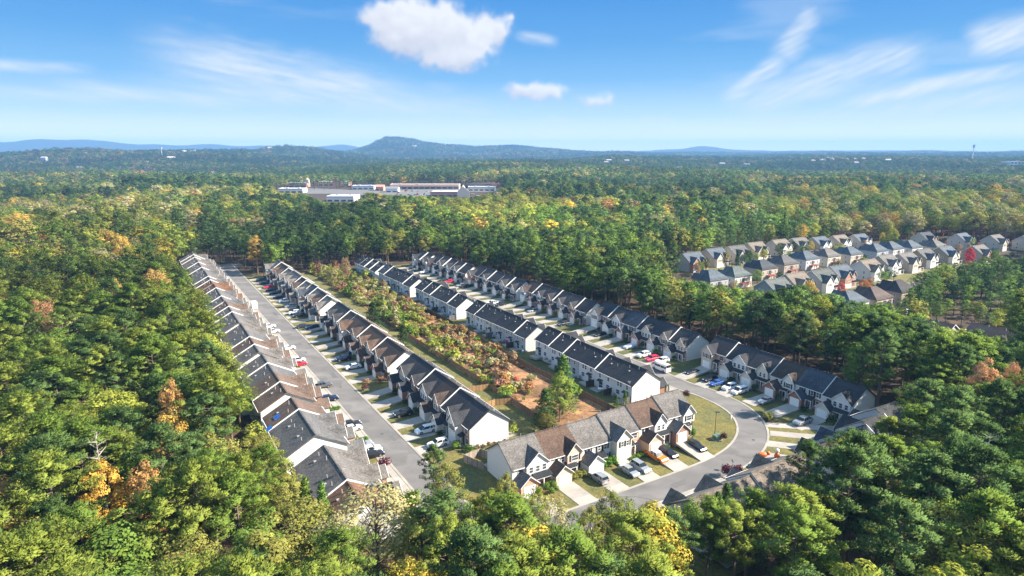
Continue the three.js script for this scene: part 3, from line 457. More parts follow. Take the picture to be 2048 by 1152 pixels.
// ---------------------------------------------------------------- detached houses to the right
const HS = { wall: slot(), roof: slot(), front: slot() };
const DECK = M([0.26, 0.075, 0.05], { roughness: 0.8 });
function makeHouse(kind) { // x across, front at z = 0, back at z = -11
  const g = new THREE.Group(); g.name = 'house';
  const w = kind === 'ranch' ? 15 : 12.5, d = 11, e = kind === 'ranch' ? 3.2 : 5.9, ri = kind === 'ranch' ? 3.4 : 4.0, x0 = -w / 2, x1 = w / 2, o = 0.4;
  if (kind === 'hip') {
    mesh('wall', boxG(x0, x1, -1, e, -d, 0), HS.wall, g);
    const c = e + 0.12, k = 3.2, A = [x0 + k + 1, c + ri, -d / 2], B = [x1 - k - 1, c + ri, -d / 2], a = [x0 - o, c - 0.25, o], b = [x1 + o, c - 0.25, o], f = [x1 + o, c - 0.25, -d - o], h = [x0 - o, c - 0.25, -d - o];
    mesh('roof', new MB().quad(a, b, B, A).quad(f, h, A, B).tri(b, f, B).tri(h, a, A).quad(h, f, b, a).build(), HS.roof, g);
  } else {
    mesh('wall', new MB().prismX([[0, -1], [-d, -1], [-d, e], [-d / 2, e + ri], [0, e]].reverse().reverse(), x0, x1).build(), HS.wall, g);
    const s = ri / (d / 2), c = e + 0.17;
    mesh('roof', new MB().slab([x0 - o, c - o * s, o], [x1 + o, c - o * s, o], [x1 + o, c + ri, -d / 2], [x0 - o, c + ri, -d / 2], 0.15).slab([x0 - o, c + ri, -d / 2], [x1 + o, c + ri, -d / 2], [x1 + o, c - o * s, -d - o], [x0 - o, c - o * s, -d - o], 0.15).build(), HS.roof, g);
    const tr = new MB(); for (const [a, b] of [[x0 - o - 0.03, x0 - o - 0.004], [x1 + o + 0.004, x1 + o + 0.03]]) tr.slab([a, c - o * s, o], [b, c - o * s, o], [b, c + ri, -d / 2], [a, c + ri, -d / 2], 0.3).slab([a, c + ri, -d / 2], [b, c + ri, -d / 2], [b, c - o * s, -d - o], [a, c - o * s, -d - o], 0.3);
    mesh('rake_trim', tr.build(), wht, g);
  }
  const wing = (a, b, zf, ye, ya, m, nm) => {
    const xm = (a + b) / 2, wl = mesh(nm, new MB().prismZ([[a, -1], [b, -1], [b, ye], [xm, ya], [a, ye]], -1, zf).build(), m, g), s = (ya - ye) / (xm - a), oo = 0.3, zF = zf + 0.3, zb = ya > e ? -d / 2 + Math.max(0, (e + ri - ya) / (ri / (d / 2))) - 0.2 : -0.5;
    mesh(nm + '_roof', new MB().slab([a - oo, ye - oo * s + 0.15, zF], [xm, ya + 0.15, zF], [xm, ya + 0.15, zb], [a - oo, ye - oo * s + 0.15, Math.min(-0.4, zb + 2.5)], 0.13).slab([xm, ya + 0.15, zF], [b + oo, ye - oo * s + 0.15, zF], [b + oo, ye - oo * s + 0.15, Math.min(-0.4, zb + 2.5)], [xm, ya + 0.15, zb], 0.13).build(), HS.roof, wl);
    const e1 = [[a - oo, ye - oo * s + 0.12], [xm, ya + 0.12], [b + oo, ye - oo * s + 0.12]], tr = new MB(); for (const [p, q] of [[e1[0], e1[1]], [e1[1], e1[2]]]) tr.slab([p[0], p[1], zF + 0.05], [q[0], q[1], zF + 0.05], [q[0], q[1], zF + 0.004], [p[0], p[1], zF + 0.004], 0.18);
    mesh('rake_trim', tr.build(), wht, wl); return wl;
  };
  if (kind !== 'ranch') {
    const ga = wing(-5.9, -0.3, 2.4, 5.2, 8.2, HS.front, 'gable');
    for (const x of [-4.5, -1.7]) { const q = mesh('garage_door', garageDoorG, wht, ga); q.position.set(x, 0, 2.4); }
    for (const x of [-4.3, -3.1, -1.9]) windowAt(g, x, 3.3, 2.4, 0.9, 1.4);
    wing(2.2, 5.6, 1.0, 5.4, 7.6, HS.front, 'gable'); for (const x of [3.3, 4.5]) windowAt(g, x, 3.4, 1.0, 0.9, 1.4);
    porchRoof(g, 0, 5.8, 3.2, 2.6, 2.6); mesh('porch_floor', boxG(0, 5.8, -0.6, 0.1, 1.02, 2.7), concM, g);
    const dd = mesh('front_door', boxG(-0.5, 0.5, 0.1, 2.2, 0.01, 0.08), DOOR, g); dd.position.x = 1;
    for (const z of [-3, -8]) for (const sd of [-1, 1]) { windowAt(g, sd * (w / 2), 3.4, z, 0.9, 1.4, sd * Math.PI / 2); windowAt(g, sd * (w / 2), 0.8, z, 0.9, 1.4, sd * Math.PI / 2); }
    for (const x of [-4.5, -1.5, 2, 5]) windowAt(g, x, 3.4, -d, 0.95, 1.4, Math.PI);
    windowAt(g, -4, 0.8, -d, 1.6, 1.4, Math.PI); windowAt(g, 4.6, 0.8, -d, 1.2, 1.4, Math.PI);
    mesh('deck_floor', boxG(-1.8, 2.8, 2.55, 2.75, -d - 3.2, -d - 0.01), DECK, g);
    const rail = new MB().box(-1.8, 2.8, 3.55, 3.65, -d - 3.2, -d - 3.1).box(-1.8, -1.7, 3.55, 3.65, -d - 3.09, -d - 0.01).box(2.7, 2.8, 3.55, 3.65, -d - 3.09, -d - 0.01); for (let x = -1.75; x < 2.8; x += 0.3) rail.box(x, x + 0.06, 2.755, 3.545, -d - 3.18, -d - 3.12); mesh('deck_rail', rail.build(), DECK, g);
    for (const x of [-1.6, 0.5, 2.6]) mesh('deck_post', boxG(x - 0.1, x + 0.1, -1, 2.545, -d - 3.05, -d - 2.85), DECK, g);
    mesh('patio_door', boxG(-0.9, 1.1, 2.8, 4.9, -d - 0.05, -d - 0.002), glass, g);
  } else {
    wing(1, 6, 2, 3, 5.4, HS.front, 'gable'); windowAt(g, 3.5, 1, 2, 1.6, 1.3); windowAt(g, -3, 1, 0.001, 1.6, 1.3); windowAt(g, w / 2, 1, -4, 1, 1.3, Math.PI / 2);
    mesh('chimney', boxG(x0 - 1.0, x0 - 0.41, -1, e + ri + 2.2, -6.2, -4.6), wht, g);
    for (const x of [-2, 3]) { const p = mesh('vent_pipe', cylG(0.06, 0.7, 6), wht, g); p.position.set(x, e + ri - 0.1, -4.4); }
  }
  return g;
}
const HP = { gable: makeHouse('gable'), hip: makeHouse('hip'), ranch: makeHouse('ranch') };
function house(kind, s, t, ds, roof, wall, front, label, y = 0, sc = 1, dt = 0) {
  const turn = face(ds, dt), o = HP[kind].clone(); o.name = numbered('house'); scene.add(o);
  o.position.copy(P(s + ds * 5.5, t + dt * 5.5, y)); o.rotation.y = turn; o.scale.setScalar(sc);
  o.userData = { label, category: 'house', group: 'detached houses beyond the pines' };
  o.traverse((m) => { if (m.isMesh) m.material = m.material === HS.wall ? siding(wall.map((q) => q * 0.8)) : m.material === HS.roof ? shing(roof) : m.material === HS.front ? front : m.material; });
  return o;
}
{
  const br2 = brickM([0.45, 0.29, 0.22]), st = siding(WALL.cream), bg = siding(WALL.beige), wt = siding(WALL.white);
  const rBG = ROOF.bluegrey, rT = ROOF.tan, rG = ROOF.grey, rC = ROOF.taupe, rS = [0.1, 0.115, 0.135];
  const Rw = [
    ['gable', -1, 'the back street', [[245, 265.5, rBG, WALL.beige, br2], [249, 289, rBG, WALL.beige, bg], [249.5, 308.5, rG, WALL.cream, bg], [253, 330, rT, WALL.beige, bg], [253, 353.5, rT, WALL.cream, st], [252, 372, rC, WALL.tan, bg], [248, 388, rBG, WALL.beige, wt], [246, 407, rT, WALL.beige, wt], [242, 424, rBG, WALL.cream, wt]]],
    ['hip', 1, 'the hipped middle street', [[203, 234.5, rBG, WALL.grey, bg], [203, 251.5, [0.2, 0.24, 0.23], WALL.white, bg], [209, 279.5, rS, WALL.beige, bg], [212, 301.5, rG, WALL.tan, bg], [215.5, 325.5, rBG, WALL.white, wt], [215, 345, rC, WALL.cream, wt], [212.5, 363.5, rBG, WALL.cream, bg], [211.5, 389, rBG, WALL.blue, siding(WALL.blue)], [211, 406, rBG, WALL.white, wt], [208, 422, rBG, WALL.white, wt], [201, 438, rC, WALL.cream, wt]]],
    ['gable', -1, 'the near sunlit street', [[173, 241, [0.2, 0.22, 0.21], WALL.grey, bg], [177, 261, rT, WALL.olive, siding([0.42, 0.26, 0.14])], [176, 279, [0.17, 0.19, 0.18], WALL.grey, wt], [178, 297, rBG, WALL.beige, br2], [180, 326, rT, WALL.white, wt], [184, 350, rC, WALL.olive, wt], [182, 366.5, rC, WALL.beige, bg], [184, 389.5, rG, WALL.olive, wt], [183, 412, rBG, WALL.olive, siding(WALL.cream)], [175, 434.5, rC, WALL.tan, br2]]],
    ['gable', -1, 'the street by the far woods', [[224, 473, rS, WALL.cream, br2], [208, 489, rBG, WALL.cream, bg], [192, 499, rC, WALL.cream, bg], [180, 516, rT, WALL.cream, bg]]],
    ['hip', 1, 'the street among the dark trees', [[142, 246, rBG, WALL.white, bg], [141, 262, [0.2, 0.15, 0.13], WALL.tan, bg], [143, 285, [0.09, 0.085, 0.09], WALL.tan, bg]]]];
  const colName = new Map([[rBG, 'blue-grey'], [rT, 'tan'], [rG, 'grey'], [rC, 'brown-grey'], [rS, 'dark slate']]);
  for (const [kind, ds, ph, list] of Rw) list.forEach(([s, t, roof, wall, fr], i) => house(kind, s, t, ds, roof, wall, fr, `two-storey house with ${colName.get(roof) || 'dull'} roof, ${ORD[i]} from left along ${ph}`));
  house('ranch', 107, 239, 0, [0.1, 0.085, 0.085], WALL.white, wt, 'long brown roofed low house with white chimney among dark trees', 0, 1, -1);
  house('ranch', 119, 229, 0, [0.11, 0.09, 0.085], WALL.beige, wt, 'brown roofed low house nearly hidden by pine tops', 0, 1, -1).children.filter((m) => m.name === 'chimney').forEach((m) => m.parent.remove(m));
  house('ranch', 90, 247, 0, [0.11, 0.09, 0.09], WALL.white, wt, 'brown roofed low house with white gable near the right edge', 0, 1, -1).children.filter((m) => m.name === 'chimney').forEach((m) => m.parent.remove(m));
  const lm = lawnM; sheet('lawn', [[162, 226], [200, 226], [200, 450], [155, 450], [140, 300]], 0.02, lm);
  struct('road', ribbon([[158, 300], [158, 330], [160, 372], [161, 430]], 0, 7, 0.05, 0.05), asphM);
  sheet('driveway', [[161.8, 325], [171, 325], [171, 332], [161.8, 330]], 0.06, concM);
  sheet('lawn', [[218, 255], [248, 255], [240, 500], [218, 500]], 0.02, lm); struct('road', ribbon([[230, 255], [231, 340], [228, 460]], 0, 6.5, 0.05, 0.05), asphM);
}

// ---------------------------------------------------------------- cars
const carSlot = slot(), carSlot2 = slot();
const tyreM = M([0.02, 0.02, 0.02], { roughness: 0.9 }), rimM = M([0.42, 0.43, 0.45], { roughness: 0.35, metalness: 0.8 });
const carGlass = M([0.018, 0.022, 0.028], { roughness: 0.06 }), lampM = M([0.7, 0.72, 0.75], { roughness: 0.2 }), tailM = M([0.35, 0.015, 0.01], { roughness: 0.3 });
const CT = { // length, half width, belt height, roof height, outline of bonnet and boot, cabin [rear base, rear top, front top, front base]
  sedan: { L: 4.7, W: 0.9, o: [[-2.35, 0.3], [-2.35, 0.72], [-2.25, 0.98], [-1.55, 1.03], [0.95, 0.98], [2.1, 0.82], [2.33, 0.62], [2.33, 0.3]], c: [-1.75, -1.0, 0.35, 1.15], b: 1.0, h: 1.45 },
  suv: { L: 4.7, W: 0.95, o: [[-2.35, 0.38], [-2.35, 0.9], [-2.28, 1.1], [1.0, 1.1], [2.1, 0.98], [2.33, 0.75], [2.33, 0.38]], c: [-2.25, -1.9, 0.25, 1.05], b: 1.09, h: 1.74 },
  minivan: { L: 5.1, W: 0.98, o: [[-2.55, 0.34], [-2.55, 0.9], [-2.48, 1.1], [1.3, 1.08], [2.25, 0.86], [2.53, 0.6], [2.53, 0.34]], c: [-2.45, -2.2, 0.55, 1.6], b: 1.07, h: 1.76 },
  pickup: { L: 5.6, W: 1.0, o: [[-2.8, 0.5], [-2.8, 1.08], [1.2, 1.12], [2.6, 1.05], [2.78, 0.85], [2.78, 0.45]], c: [-0.95, -0.8, 0.7, 1.35], b: 1.1, h: 1.85 },
  van: { L: 6.2, W: 1.05, o: [[-3.1, 0.4], [-3.1, 1.3], [1.9, 1.3], [2.8, 1.05], [3.08, 0.8], [3.08, 0.4]], c: [-3.05, -3.0, 1.4, 2.15], b: 1.28, h: 2.6 },
};
function makeCar(k) {
  const c = CT[k], g = new THREE.Group(); g.name = 'car'; const r = k === 'sedan' ? 0.33 : 0.38, ax = c.L * 0.3;
  const sh = new THREE.Shape(); sh.moveTo(...c.o[0]); for (const p of c.o.slice(1)) sh.lineTo(...p);
  const yb = c.o[0][1], arch = (x) => { sh.lineTo(x + r + 0.09, yb); sh.absarc(x, r, r + 0.09, Math.asin((yb - r) / (r + 0.09)) , Math.PI - Math.asin((yb - r) / (r + 0.09)), false); };
  sh.lineTo(c.o[c.o.length - 1][0], yb); arch(ax); arch(-ax); sh.closePath();
  const body = new THREE.ExtrudeGeometry(sh, { depth: c.W * 2 - 0.16, bevelEnabled: true, bevelSize: 0.05, bevelThickness: 0.08, bevelSegments: 2, curveSegments: 6 }); body.translate(0, 0, -c.W + 0.08);
  mesh('body', body, carSlot, g);
  const [rb, rt, ft, fb] = c.c, w0 = c.W - 0.07, w1 = c.W - 0.24, b = c.b, h = c.h - 0.06;
  const v = [[rb, b, w0], [fb, b, w0], [ft, h, w1], [rt, h, w1], [rb, b, -w0], [fb, b, -w0], [ft, h, -w1], [rt, h, -w1]];
  mesh('windows', new MB().quad(v[0], v[1], v[2], v[3]).quad(v[5], v[4], v[7], v[6]).quad(v[1], v[5], v[6], v[2]).quad(v[4], v[0], v[3], v[7]).build(), carGlass, g);
  const roof = new MB().slab([rt - 0.06, c.h, w1 - 0.02], [ft + 0.05, c.h - 0.02, w1 - 0.02], [ft + 0.05, c.h - 0.02, -w1 + 0.02], [rt - 0.06, c.h, -w1 + 0.02], 0.08);
  const pil = (xa, xb) => { for (const s of [1, -1]) { const A = [xa, b, s * (w0 + 0.012)], B = [xb, h, s * (w1 + 0.012)]; const q = [[A[0] - 0.07, A[1], A[2]], [A[0] + 0.07, A[1], A[2]], [B[0] + 0.05, B[1], B[2]], [B[0] - 0.05, B[1], B[2]]]; s > 0 ? roof.quad(...q) : roof.quad(...q.reverse()); } };
  pil(rb + 0.07, rt + 0.05); pil(fb - 0.07, ft - 0.05); pil((rb + fb) / 2 - 0.1, (rt + ft) / 2 - 0.1); if (c.L > 4.65 && k !== 'pickup' && k !== 'sedan') pil(rb + 0.9, rt + 0.75);
  if (k === 'van') { roof.quad([rb, b + 0.75, w0 - 0.05], [ft, b + 0.75, w0 - 0.05], [ft, h, w1 + 0.014], [rt, h, w1 + 0.014]); roof.quad([ft, b + 0.75, -w0 + 0.05], [rb, b + 0.75, -w0 + 0.05], [rt, h, -w1 - 0.014], [ft, h, -w1 - 0.014]); roof.box(rb - 0.01, rb + 0.03, b, b + 0.35, -w0, w0); }
  mesh('cabin_roof', roof.build(), k === 'van' ? carSlot : carSlot2, g);
  if (k === 'pickup') mesh('bed_liner', boxG(-2.7, -1.02, 1.09, 1.16, -c.W + 0.14, c.W - 0.14), tyreM, g);
  for (const x of [ax, -ax]) for (const s of [1, -1]) { const t = mesh('wheel', new THREE.CylinderGeometry(r, r, 0.22, 16).rotateX(Math.PI / 2), tyreM, g); t.position.set(x, r, s * (c.W - 0.13)); const q = mesh('rim', new THREE.CylinderGeometry(r * 0.66, r * 0.66, 0.03, 12).rotateX(Math.PI / 2), rimM, t); q.position.z = s * 0.106; }
  const X = c.L / 2, ly = k === 'sedan' ? 0.72 : 0.88;
  for (const s of [1, -1]) { mesh('headlight', boxG(X - 0.3, X + 0.045, ly - 0.09, ly + 0.06, s * (c.W - 0.38) - 0.2, s * (c.W - 0.38) + 0.2), lampM, g); mesh('taillight', boxG(-X - 0.06, -X + 0.1, ly - 0.02, ly + 0.2, s * (c.W - 0.3) - 0.16, s * (c.W - 0.3) + 0.16), tailM, g); }
  mesh('number_plate', boxG(-X - 0.065, -X - 0.02, 0.6, 0.75, -0.25, 0.25), wht, g);
  return g;
}
const carProto = {}; for (const k in CT) carProto[k] = makeCar(k);
const PAINT = { white: [0.8, 0.8, 0.8], silver: [0.42, 0.44, 0.46], grey: [0.16, 0.165, 0.17], black: [0.015, 0.015, 0.017], red: [0.5, 0.02, 0.03], crimson: [0.6, 0.03, 0.08], navy: [0.02, 0.035, 0.09], blue: [0.03, 0.1, 0.35], orange: [0.75, 0.2, 0.02], dark: [0.04, 0.045, 0.05], brown: [0.1, 0.06, 0.05] };
const paint = (k) => M(PAINT[k], { roughness: 0.28, metalness: ['silver', 'grey', 'navy'].includes(k) ? 0.55 : 0.1 });
function car(u, v, k, col, ds, dt, label, cat = 'car', group = 'cars parked on the driveways', col2, opt = {}) {
  const p = ground(u, v, 0.5), o = carProto[k].clone(); o.name = numbered(cat === 'car' ? 'parked_car' : cat === 'pickup truck' ? 'pickup_truck' : cat.replace(' ', '_')); scene.add(o);
  const [s, t] = toST(p.x, p.z); o.position.copy(P(opt.s ?? s, opt.t ?? t, opt.y ?? 0.1)); o.rotation.y = face(ds, dt) - Math.PI / 2;
  o.userData = { label, category: cat, group };
  o.traverse((m) => { if (m.material === carSlot) m.material = paint(col); else if (m.material === carSlot2) m.material = paint(col2 || col); });
  return o;
}
{
  const B = [0, -1], Bi = [0, 1];
  // right of the straight street, near to far (noses to the road or to the garage)
  car(852, 861, 'minivan', 'white', 0, -1, 'white minivan on the driveway of the second nearest townhouse by the straight street');
  car(876, 889, 'suv', 'white', 0, -1, 'white crossover on the nearest driveway right of the straight street');
  car(806, 828, 'suv', 'black', 0, -1, 'black crossover alone on a shaded driveway above the white minivan');
  car(706, 734, 'sedan', 'white', 0, -1, 'small white hatchback on a driveway halfway up the straight street');
  car(686, 718, 'suv', 'navy', 0, -1, 'navy crossover on the driveway just above the small white hatchback');
  car(699, 711, 'suv', 'dark', 0, -1, 'dark car by the garage behind the navy crossover');
  car(731, 729, 'sedan', 'dark', 0, -1, 'dark sedan by the garage behind the small white hatchback');
  car(625, 656, 'suv', 'navy', 0, -1, 'navy crossover on the driveway opposite the white-gabled far block');
  car(604, 653, 'sedan', 'dark', 0, -1, 'charcoal sedan nearest the road beside the navy crossover');
  car(599, 632, 'suv', 'black', 0, -1, 'black sport utility car just below a white crossover, straight street');
  car(589, 626, 'suv', 'white', 0, -1, 'white crossover between the black and the silver cars, straight street');
  car(581, 613, 'suv', 'silver', 0, -1, 'silver blue crossover above the white crossover, straight street');
  car(571, 603, 'pickup', 'white', 0, -1, 'white pickup truck on a driveway far up the straight street', 'pickup truck');
  car(556, 596, 'sedan', 'black', 0, -1, 'black sedan above the white pickup truck');
  car(538, 575, 'suv', 'crimson', 0, -1, 'bright red car on a far driveway of the straight street');
  car(541, 582, 'suv', 'navy', 0, -1, 'dark blue car just below the bright red car');
  car(549, 588, 'suv', 'black', 0, -1, 'black car below the dark blue car, far straight street');
  car(527, 568, 'sedan', 'dark', 0, -1, 'dark car just above the bright red car');
  car(521, 561, 'suv', 'dark', 0, -1, 'dark car second above the bright red car');
  // left of the straight street
  car(594, 722, 'minivan', 'white', 0, 1, 'white minivan beside the roof edges left of the straight street');
  car(598, 729, 'sedan', 'red', 0, 1, 'small red car just below the white minivan, left of the street');
  car(546, 664, 'suv', 'white', 0, 1, 'pale crossover left of the straight street, lower of two');
  car(538, 654, 'suv', 'white', 0, 1, 'pale crossover left of the straight street, upper of two');
  car(576, 697, 'sedan', 'white', 0, 1, 'white car half hidden behind a brown roof corner');
  car(643, 773, 'pickup', 'grey', 0, 1, 'grey pickup truck parked left of the straight street', 'pickup truck');
  car(658, 799, 'suv', 'navy', 0, 1, 'navy crossover parked below the grey pickup truck');
  car(702, 851, 'suv', 'black', 0, 1, 'black car half hidden behind a taupe gable, left of the street');
  car(704, 858, 'sedan', 'white', 0, 1, 'white car beside the half hidden black car');
  car(724, 892, 'suv', 'silver', 0, 1, 'silver crossover on the lower driveways left of the straight street');
  car(742, 902, 'suv', 'white', 0, 1, 'white car half hidden behind the lowest taupe roof');
  car(746, 910, 'sedan', 'black', 0, 1, 'black sedan nearest the camera left of the straight street');
  // the sunlit row
  const pg = 'cars in front of the sunlit row';
  car(1197, 957, 'suv', 'silver', 1, 0, 'silver estate car below the yellowing hedge, sunlit row', 'car', pg);
  car(1258, 943, 'sedan', 'silver', -1, 0, 'silver sedan, left of two silver cars side by side', 'car', pg);
  car(1281, 936, 'suv', 'silver', -1, 0, 'silver crossover, right of two silver cars side by side', 'car', pg);
  car(1312, 914, 'pickup', 'orange', -1, 0, 'orange and white pickup truck before the tan garage', 'pickup truck', pg, 'white');
  car(1336, 908, 'suv', 'black', -1, 0, 'black car beside the orange and white pickup', 'car', pg);
  car(1392, 895, 'suv', 'black', -1, 0, 'black crossover at the right end of the sunlit row', 'car', pg);
  // the curved street
  const cg = 'cars along the curved street';
  const gfx = car(1606, 844, 'pickup', 'silver', 0, -1, 'silver pickup truck with black graphics on its rear side', 'pickup truck', cg);
  for (const s of [1, -1]) { mesh('decal', boxG(-2.3, -0.9, 0.62, 1.0, s > 0 ? 1.002 : -1.012, s > 0 ? 1.012 : -1.002), black, gfx); const rg = mesh('decal', new THREE.TorusGeometry(0.16, 0.05, 6, 14), wht, gfx); rg.position.set(-1.45, 0.82, s * 1.015); }
  car(1532, 802, 'sedan', 'silver', 0, -1, 'silver sedan alone on a shaded driveway of the curved street', 'car', cg);
  car(1459, 776, 'suv', 'white', 0, -1, 'white sport utility car, left of two white ones', 'car', cg);
  car(1479, 783, 'minivan', 'white', 0, -1, 'white minivan, right of two white cars side by side', 'car', cg);
  car(1433, 767, 'sedan', 'blue', 0, -1, 'blue sedan on the shaded curved street driveways', 'car', cg);
  car(1420, 760, 'suv', 'black', 0, -1, 'black car just behind the blue sedan', 'car', cg);
  car(1384, 745, 'sedan', 'black', 0, -1, 'black sedan beside the lawn where the street begins to curve', 'car', cg);
  car(1322, 738, 'van', 'white', 1, 0, 'white high-roofed shuttle van parked at the street edge', 'van', cg);
  car(1304, 719, 'suv', 'crimson', 0, -1, 'bright red car beside a white one above the shuttle van', 'car', cg);
  car(1324, 723, 'suv', 'white', 0, -1, 'white and red sport utility car between the red car and van', 'car', cg, 'white');
  car(1287, 711, 'suv', 'white', 0, -1, 'white crossover alone on the driveway above the red car', 'car', cg);
  { const o = car(1260, 694, 'sedan', 'silver', 0, -1, 'car under a pale silver cover on a shaded driveway', 'car', cg); o.name = numbered('covered_car'); o.traverse((m) => { if (m.isMesh && m.name !== 'wheel' && m.name !== 'rim') m.material = M([0.5, 0.54, 0.58], { roughness: 0.7 }); }); }
  car(1200, 671, 'suv', 'black', 0, -1, 'black crossover left of the covered car', 'car', cg);
  car(1126, 649, 'suv', 'dark', 0, -1, 'dark crossover beside the lawn gap in the long row', 'car', cg);
  car(1066, 623, 'suv', 'silver', 0, -1, 'silver crossover on a far driveway of the curved street', 'car', cg);
  car(898, 564, 'suv', 'crimson', 0, -1, 'red sport utility car far up the curved street', 'car', cg);
  car(922, 572, 'suv', 'silver', 0, -1, 'silver car just right of the far red one', 'car', cg);
  car(929, 573, 'suv', 'black', 0, -1, 'black car by the garage beyond the far silver car', 'car', cg);
  car(887, 560, 'sedan', 'dark', 0, -1, 'dark car just left of the far red one', 'car', cg);
  car(848, 545, 'suv', 'white', 0, -1, 'white crossover near the far end of the curved street', 'car', cg);
  car(827, 541, 'sedan', 'silver', 0, -1, 'silver car nearest the far end of the curved street', 'car', cg);
  car(985, 607, 'pickup', 'white', 0, -1, 'white pickup truck crossing a gap between dark roofs', 'pickup truck', cg);
  car(1001, 610, 'suv', 'black', 0, -1, 'black car right of the white pickup between dark roofs', 'car', cg);
  car(1530, 934, 'suv', 'navy', 1, -0.4, 'dark blue car beside the roof of the tree-hidden row', 'car', cg);
  const bt = car(508, 615, 'van', 'white', 1, 0, 'white box truck parked left of the straight street', 'truck', 'cars parked on the driveways');
  mesh('cargo_box', boxG(-3.1, 1.3, 1.25, 3.1, -1.12, 1.12), wht, bt);
}

// ---------------------------------------------------------------- buildings far off
const FARB = [];
function farBlock(u0, u1, v, dep, h, wall, roof, label, o = {}) {
  const a = ground(u0, v), b = ground(u1, v), mid = a.clone().add(b).multiplyScalar(0.5), w = a.distanceTo(b);
  const g = new THREE.Group(); g.name = numbered(o.name || 'commercial_building'); scene.add(g); g.userData = { label, category: o.cat || 'building', group: o.group || 'buildings of the shopping centre' };
  g.position.copy(mid); g.position.y = land(mid.x, mid.z); g.rotation.y = Math.atan2(-(b.z - a.z), b.x - a.x);
  const wm = M(wall, { roughness: 0.9 }), rm = M(roof, { roughness: 0.7 });
  if (o.gable) {
    mesh('wall', new MB().prismX([[-dep, -3], [0, -3], [0, h], [-dep / 2, h + o.gable], [-dep, h]], -w / 2, w / 2).build(), wm, g);
    const s = o.gable / (dep / 2);
    mesh('roof', new MB().slab([-w / 2 - 0.5, h - 0.5 * s + 0.3, 0.5], [w / 2 + 0.5, h - 0.5 * s + 0.3, 0.5], [w / 2 + 0.5, h + o.gable + 0.3, -dep / 2], [-w / 2 - 0.5, h + o.gable + 0.3, -dep / 2], 0.25).slab([-w / 2 - 0.5, h + o.gable + 0.3, -dep / 2], [w / 2 + 0.5, h + o.gable + 0.3, -dep / 2], [w / 2 + 0.5, h - 0.5 * s + 0.3, -dep - 0.5], [-w / 2 - 0.5, h - 0.5 * s + 0.3, -dep - 0.5], 0.25).build(), rm, g);
  } else {
    mesh('wall', boxG(-w / 2, w / 2, -3, h, -dep, 0), wm, g);
    mesh('roof', boxG(-w / 2 + 0.4, w / 2 - 0.4, h + 0.01, h + 0.15, -dep + 0.4, -0.4), rm, g);
    const p = new MB(); p.box(-w / 2 - 0.1, w / 2 + 0.1, h + 0.005, h + 0.8, -0.35, 0.1).box(-w / 2 - 0.1, w / 2 + 0.1, h + 0.005, h + 0.8, -dep - 0.1, -dep + 0.35).box(-w / 2 - 0.1, -w / 2 + 0.35, h + 0.005, h + 0.8, -dep + 0.36, -0.36).box(w / 2 - 0.35, w / 2 + 0.1, h + 0.005, h + 0.8, -dep + 0.36, -0.36);
    mesh('parapet', p.build(), M(o.trim || wall, { roughness: 0.8 }), g);
    const n = Math.max(1, Math.min(4, Math.round(w / 22))); for (let i = 0; i < n; i++) mesh('roof_unit', boxG(-w / 2 + w * (i + 0.5) / n - 1.6, -w / 2 + w * (i + 0.5) / n + 1.6, h + 0.16, h + 1.7, -dep * 0.6 - 1.2, -dep * 0.6 + 1.2), M([0.5, 0.5, 0.5]), g);
  }
  const st = o.storeys || 1, nw = Math.max(2, Math.min(14, Math.round(w / (o.pitch || 10))));
  for (let f = 0; f < st; f++) for (let i = 0; i < nw; i++) { const c = -w / 2 + w * (i + 0.5) / nw, ww = w / nw * (o.house ? 0.18 : 0.34); mesh('window', boxG(c - ww, c + ww, (f + (st > 1 ? 0.25 : 0.08)) * h / st, (f + (st > 1 ? 0.75 : 0.42)) * h / st, 0.01, 0.06), glass, g); }
  if (o.porch) mesh('canopy', boxG(-w / 2, w / 2, h * 0.62, h * 0.72, 0.1, 3), M(o.porch), g);
  if (o.cupola !== undefined) { const x = o.cupola * w / 2, t = new MB(); mesh('clock_tower', t.box(x - 2.4, x + 2.4, h + 0.2, h + 6.5, -5, -0.2).build(), wht, g); mesh('tower_roof', new THREE.ConeGeometry(3.9, 4.2, 4).rotateY(Math.PI / 4).translate(x, h + 8.61, -2.6), M(o.crown || [0.45, 0.42, 0.4]), g); }
  if (o.front) { const x = o.front * w / 2; mesh('gable_front', new MB().prismZ([[x - 9, 0], [x + 9, 0], [x + 9, h + 1], [x, h + 8], [x - 9, h + 1]], 0.15, 1).build(), M(o.frontC || [0.62, 0.55, 0.47]), g); }
  FARB.push([mid.x, mid.z, Math.max(w, dep) * 0.55 + 6]);
  const L = Math.hypot(mid.x, mid.z); if (L > 1400) for (let k = 1; k < 6; k++) FARB.push([mid.x * (1 - k * 26 / L), mid.z * (1 - k * 26 / L), w * 0.4 + 9]);
  return g;
}
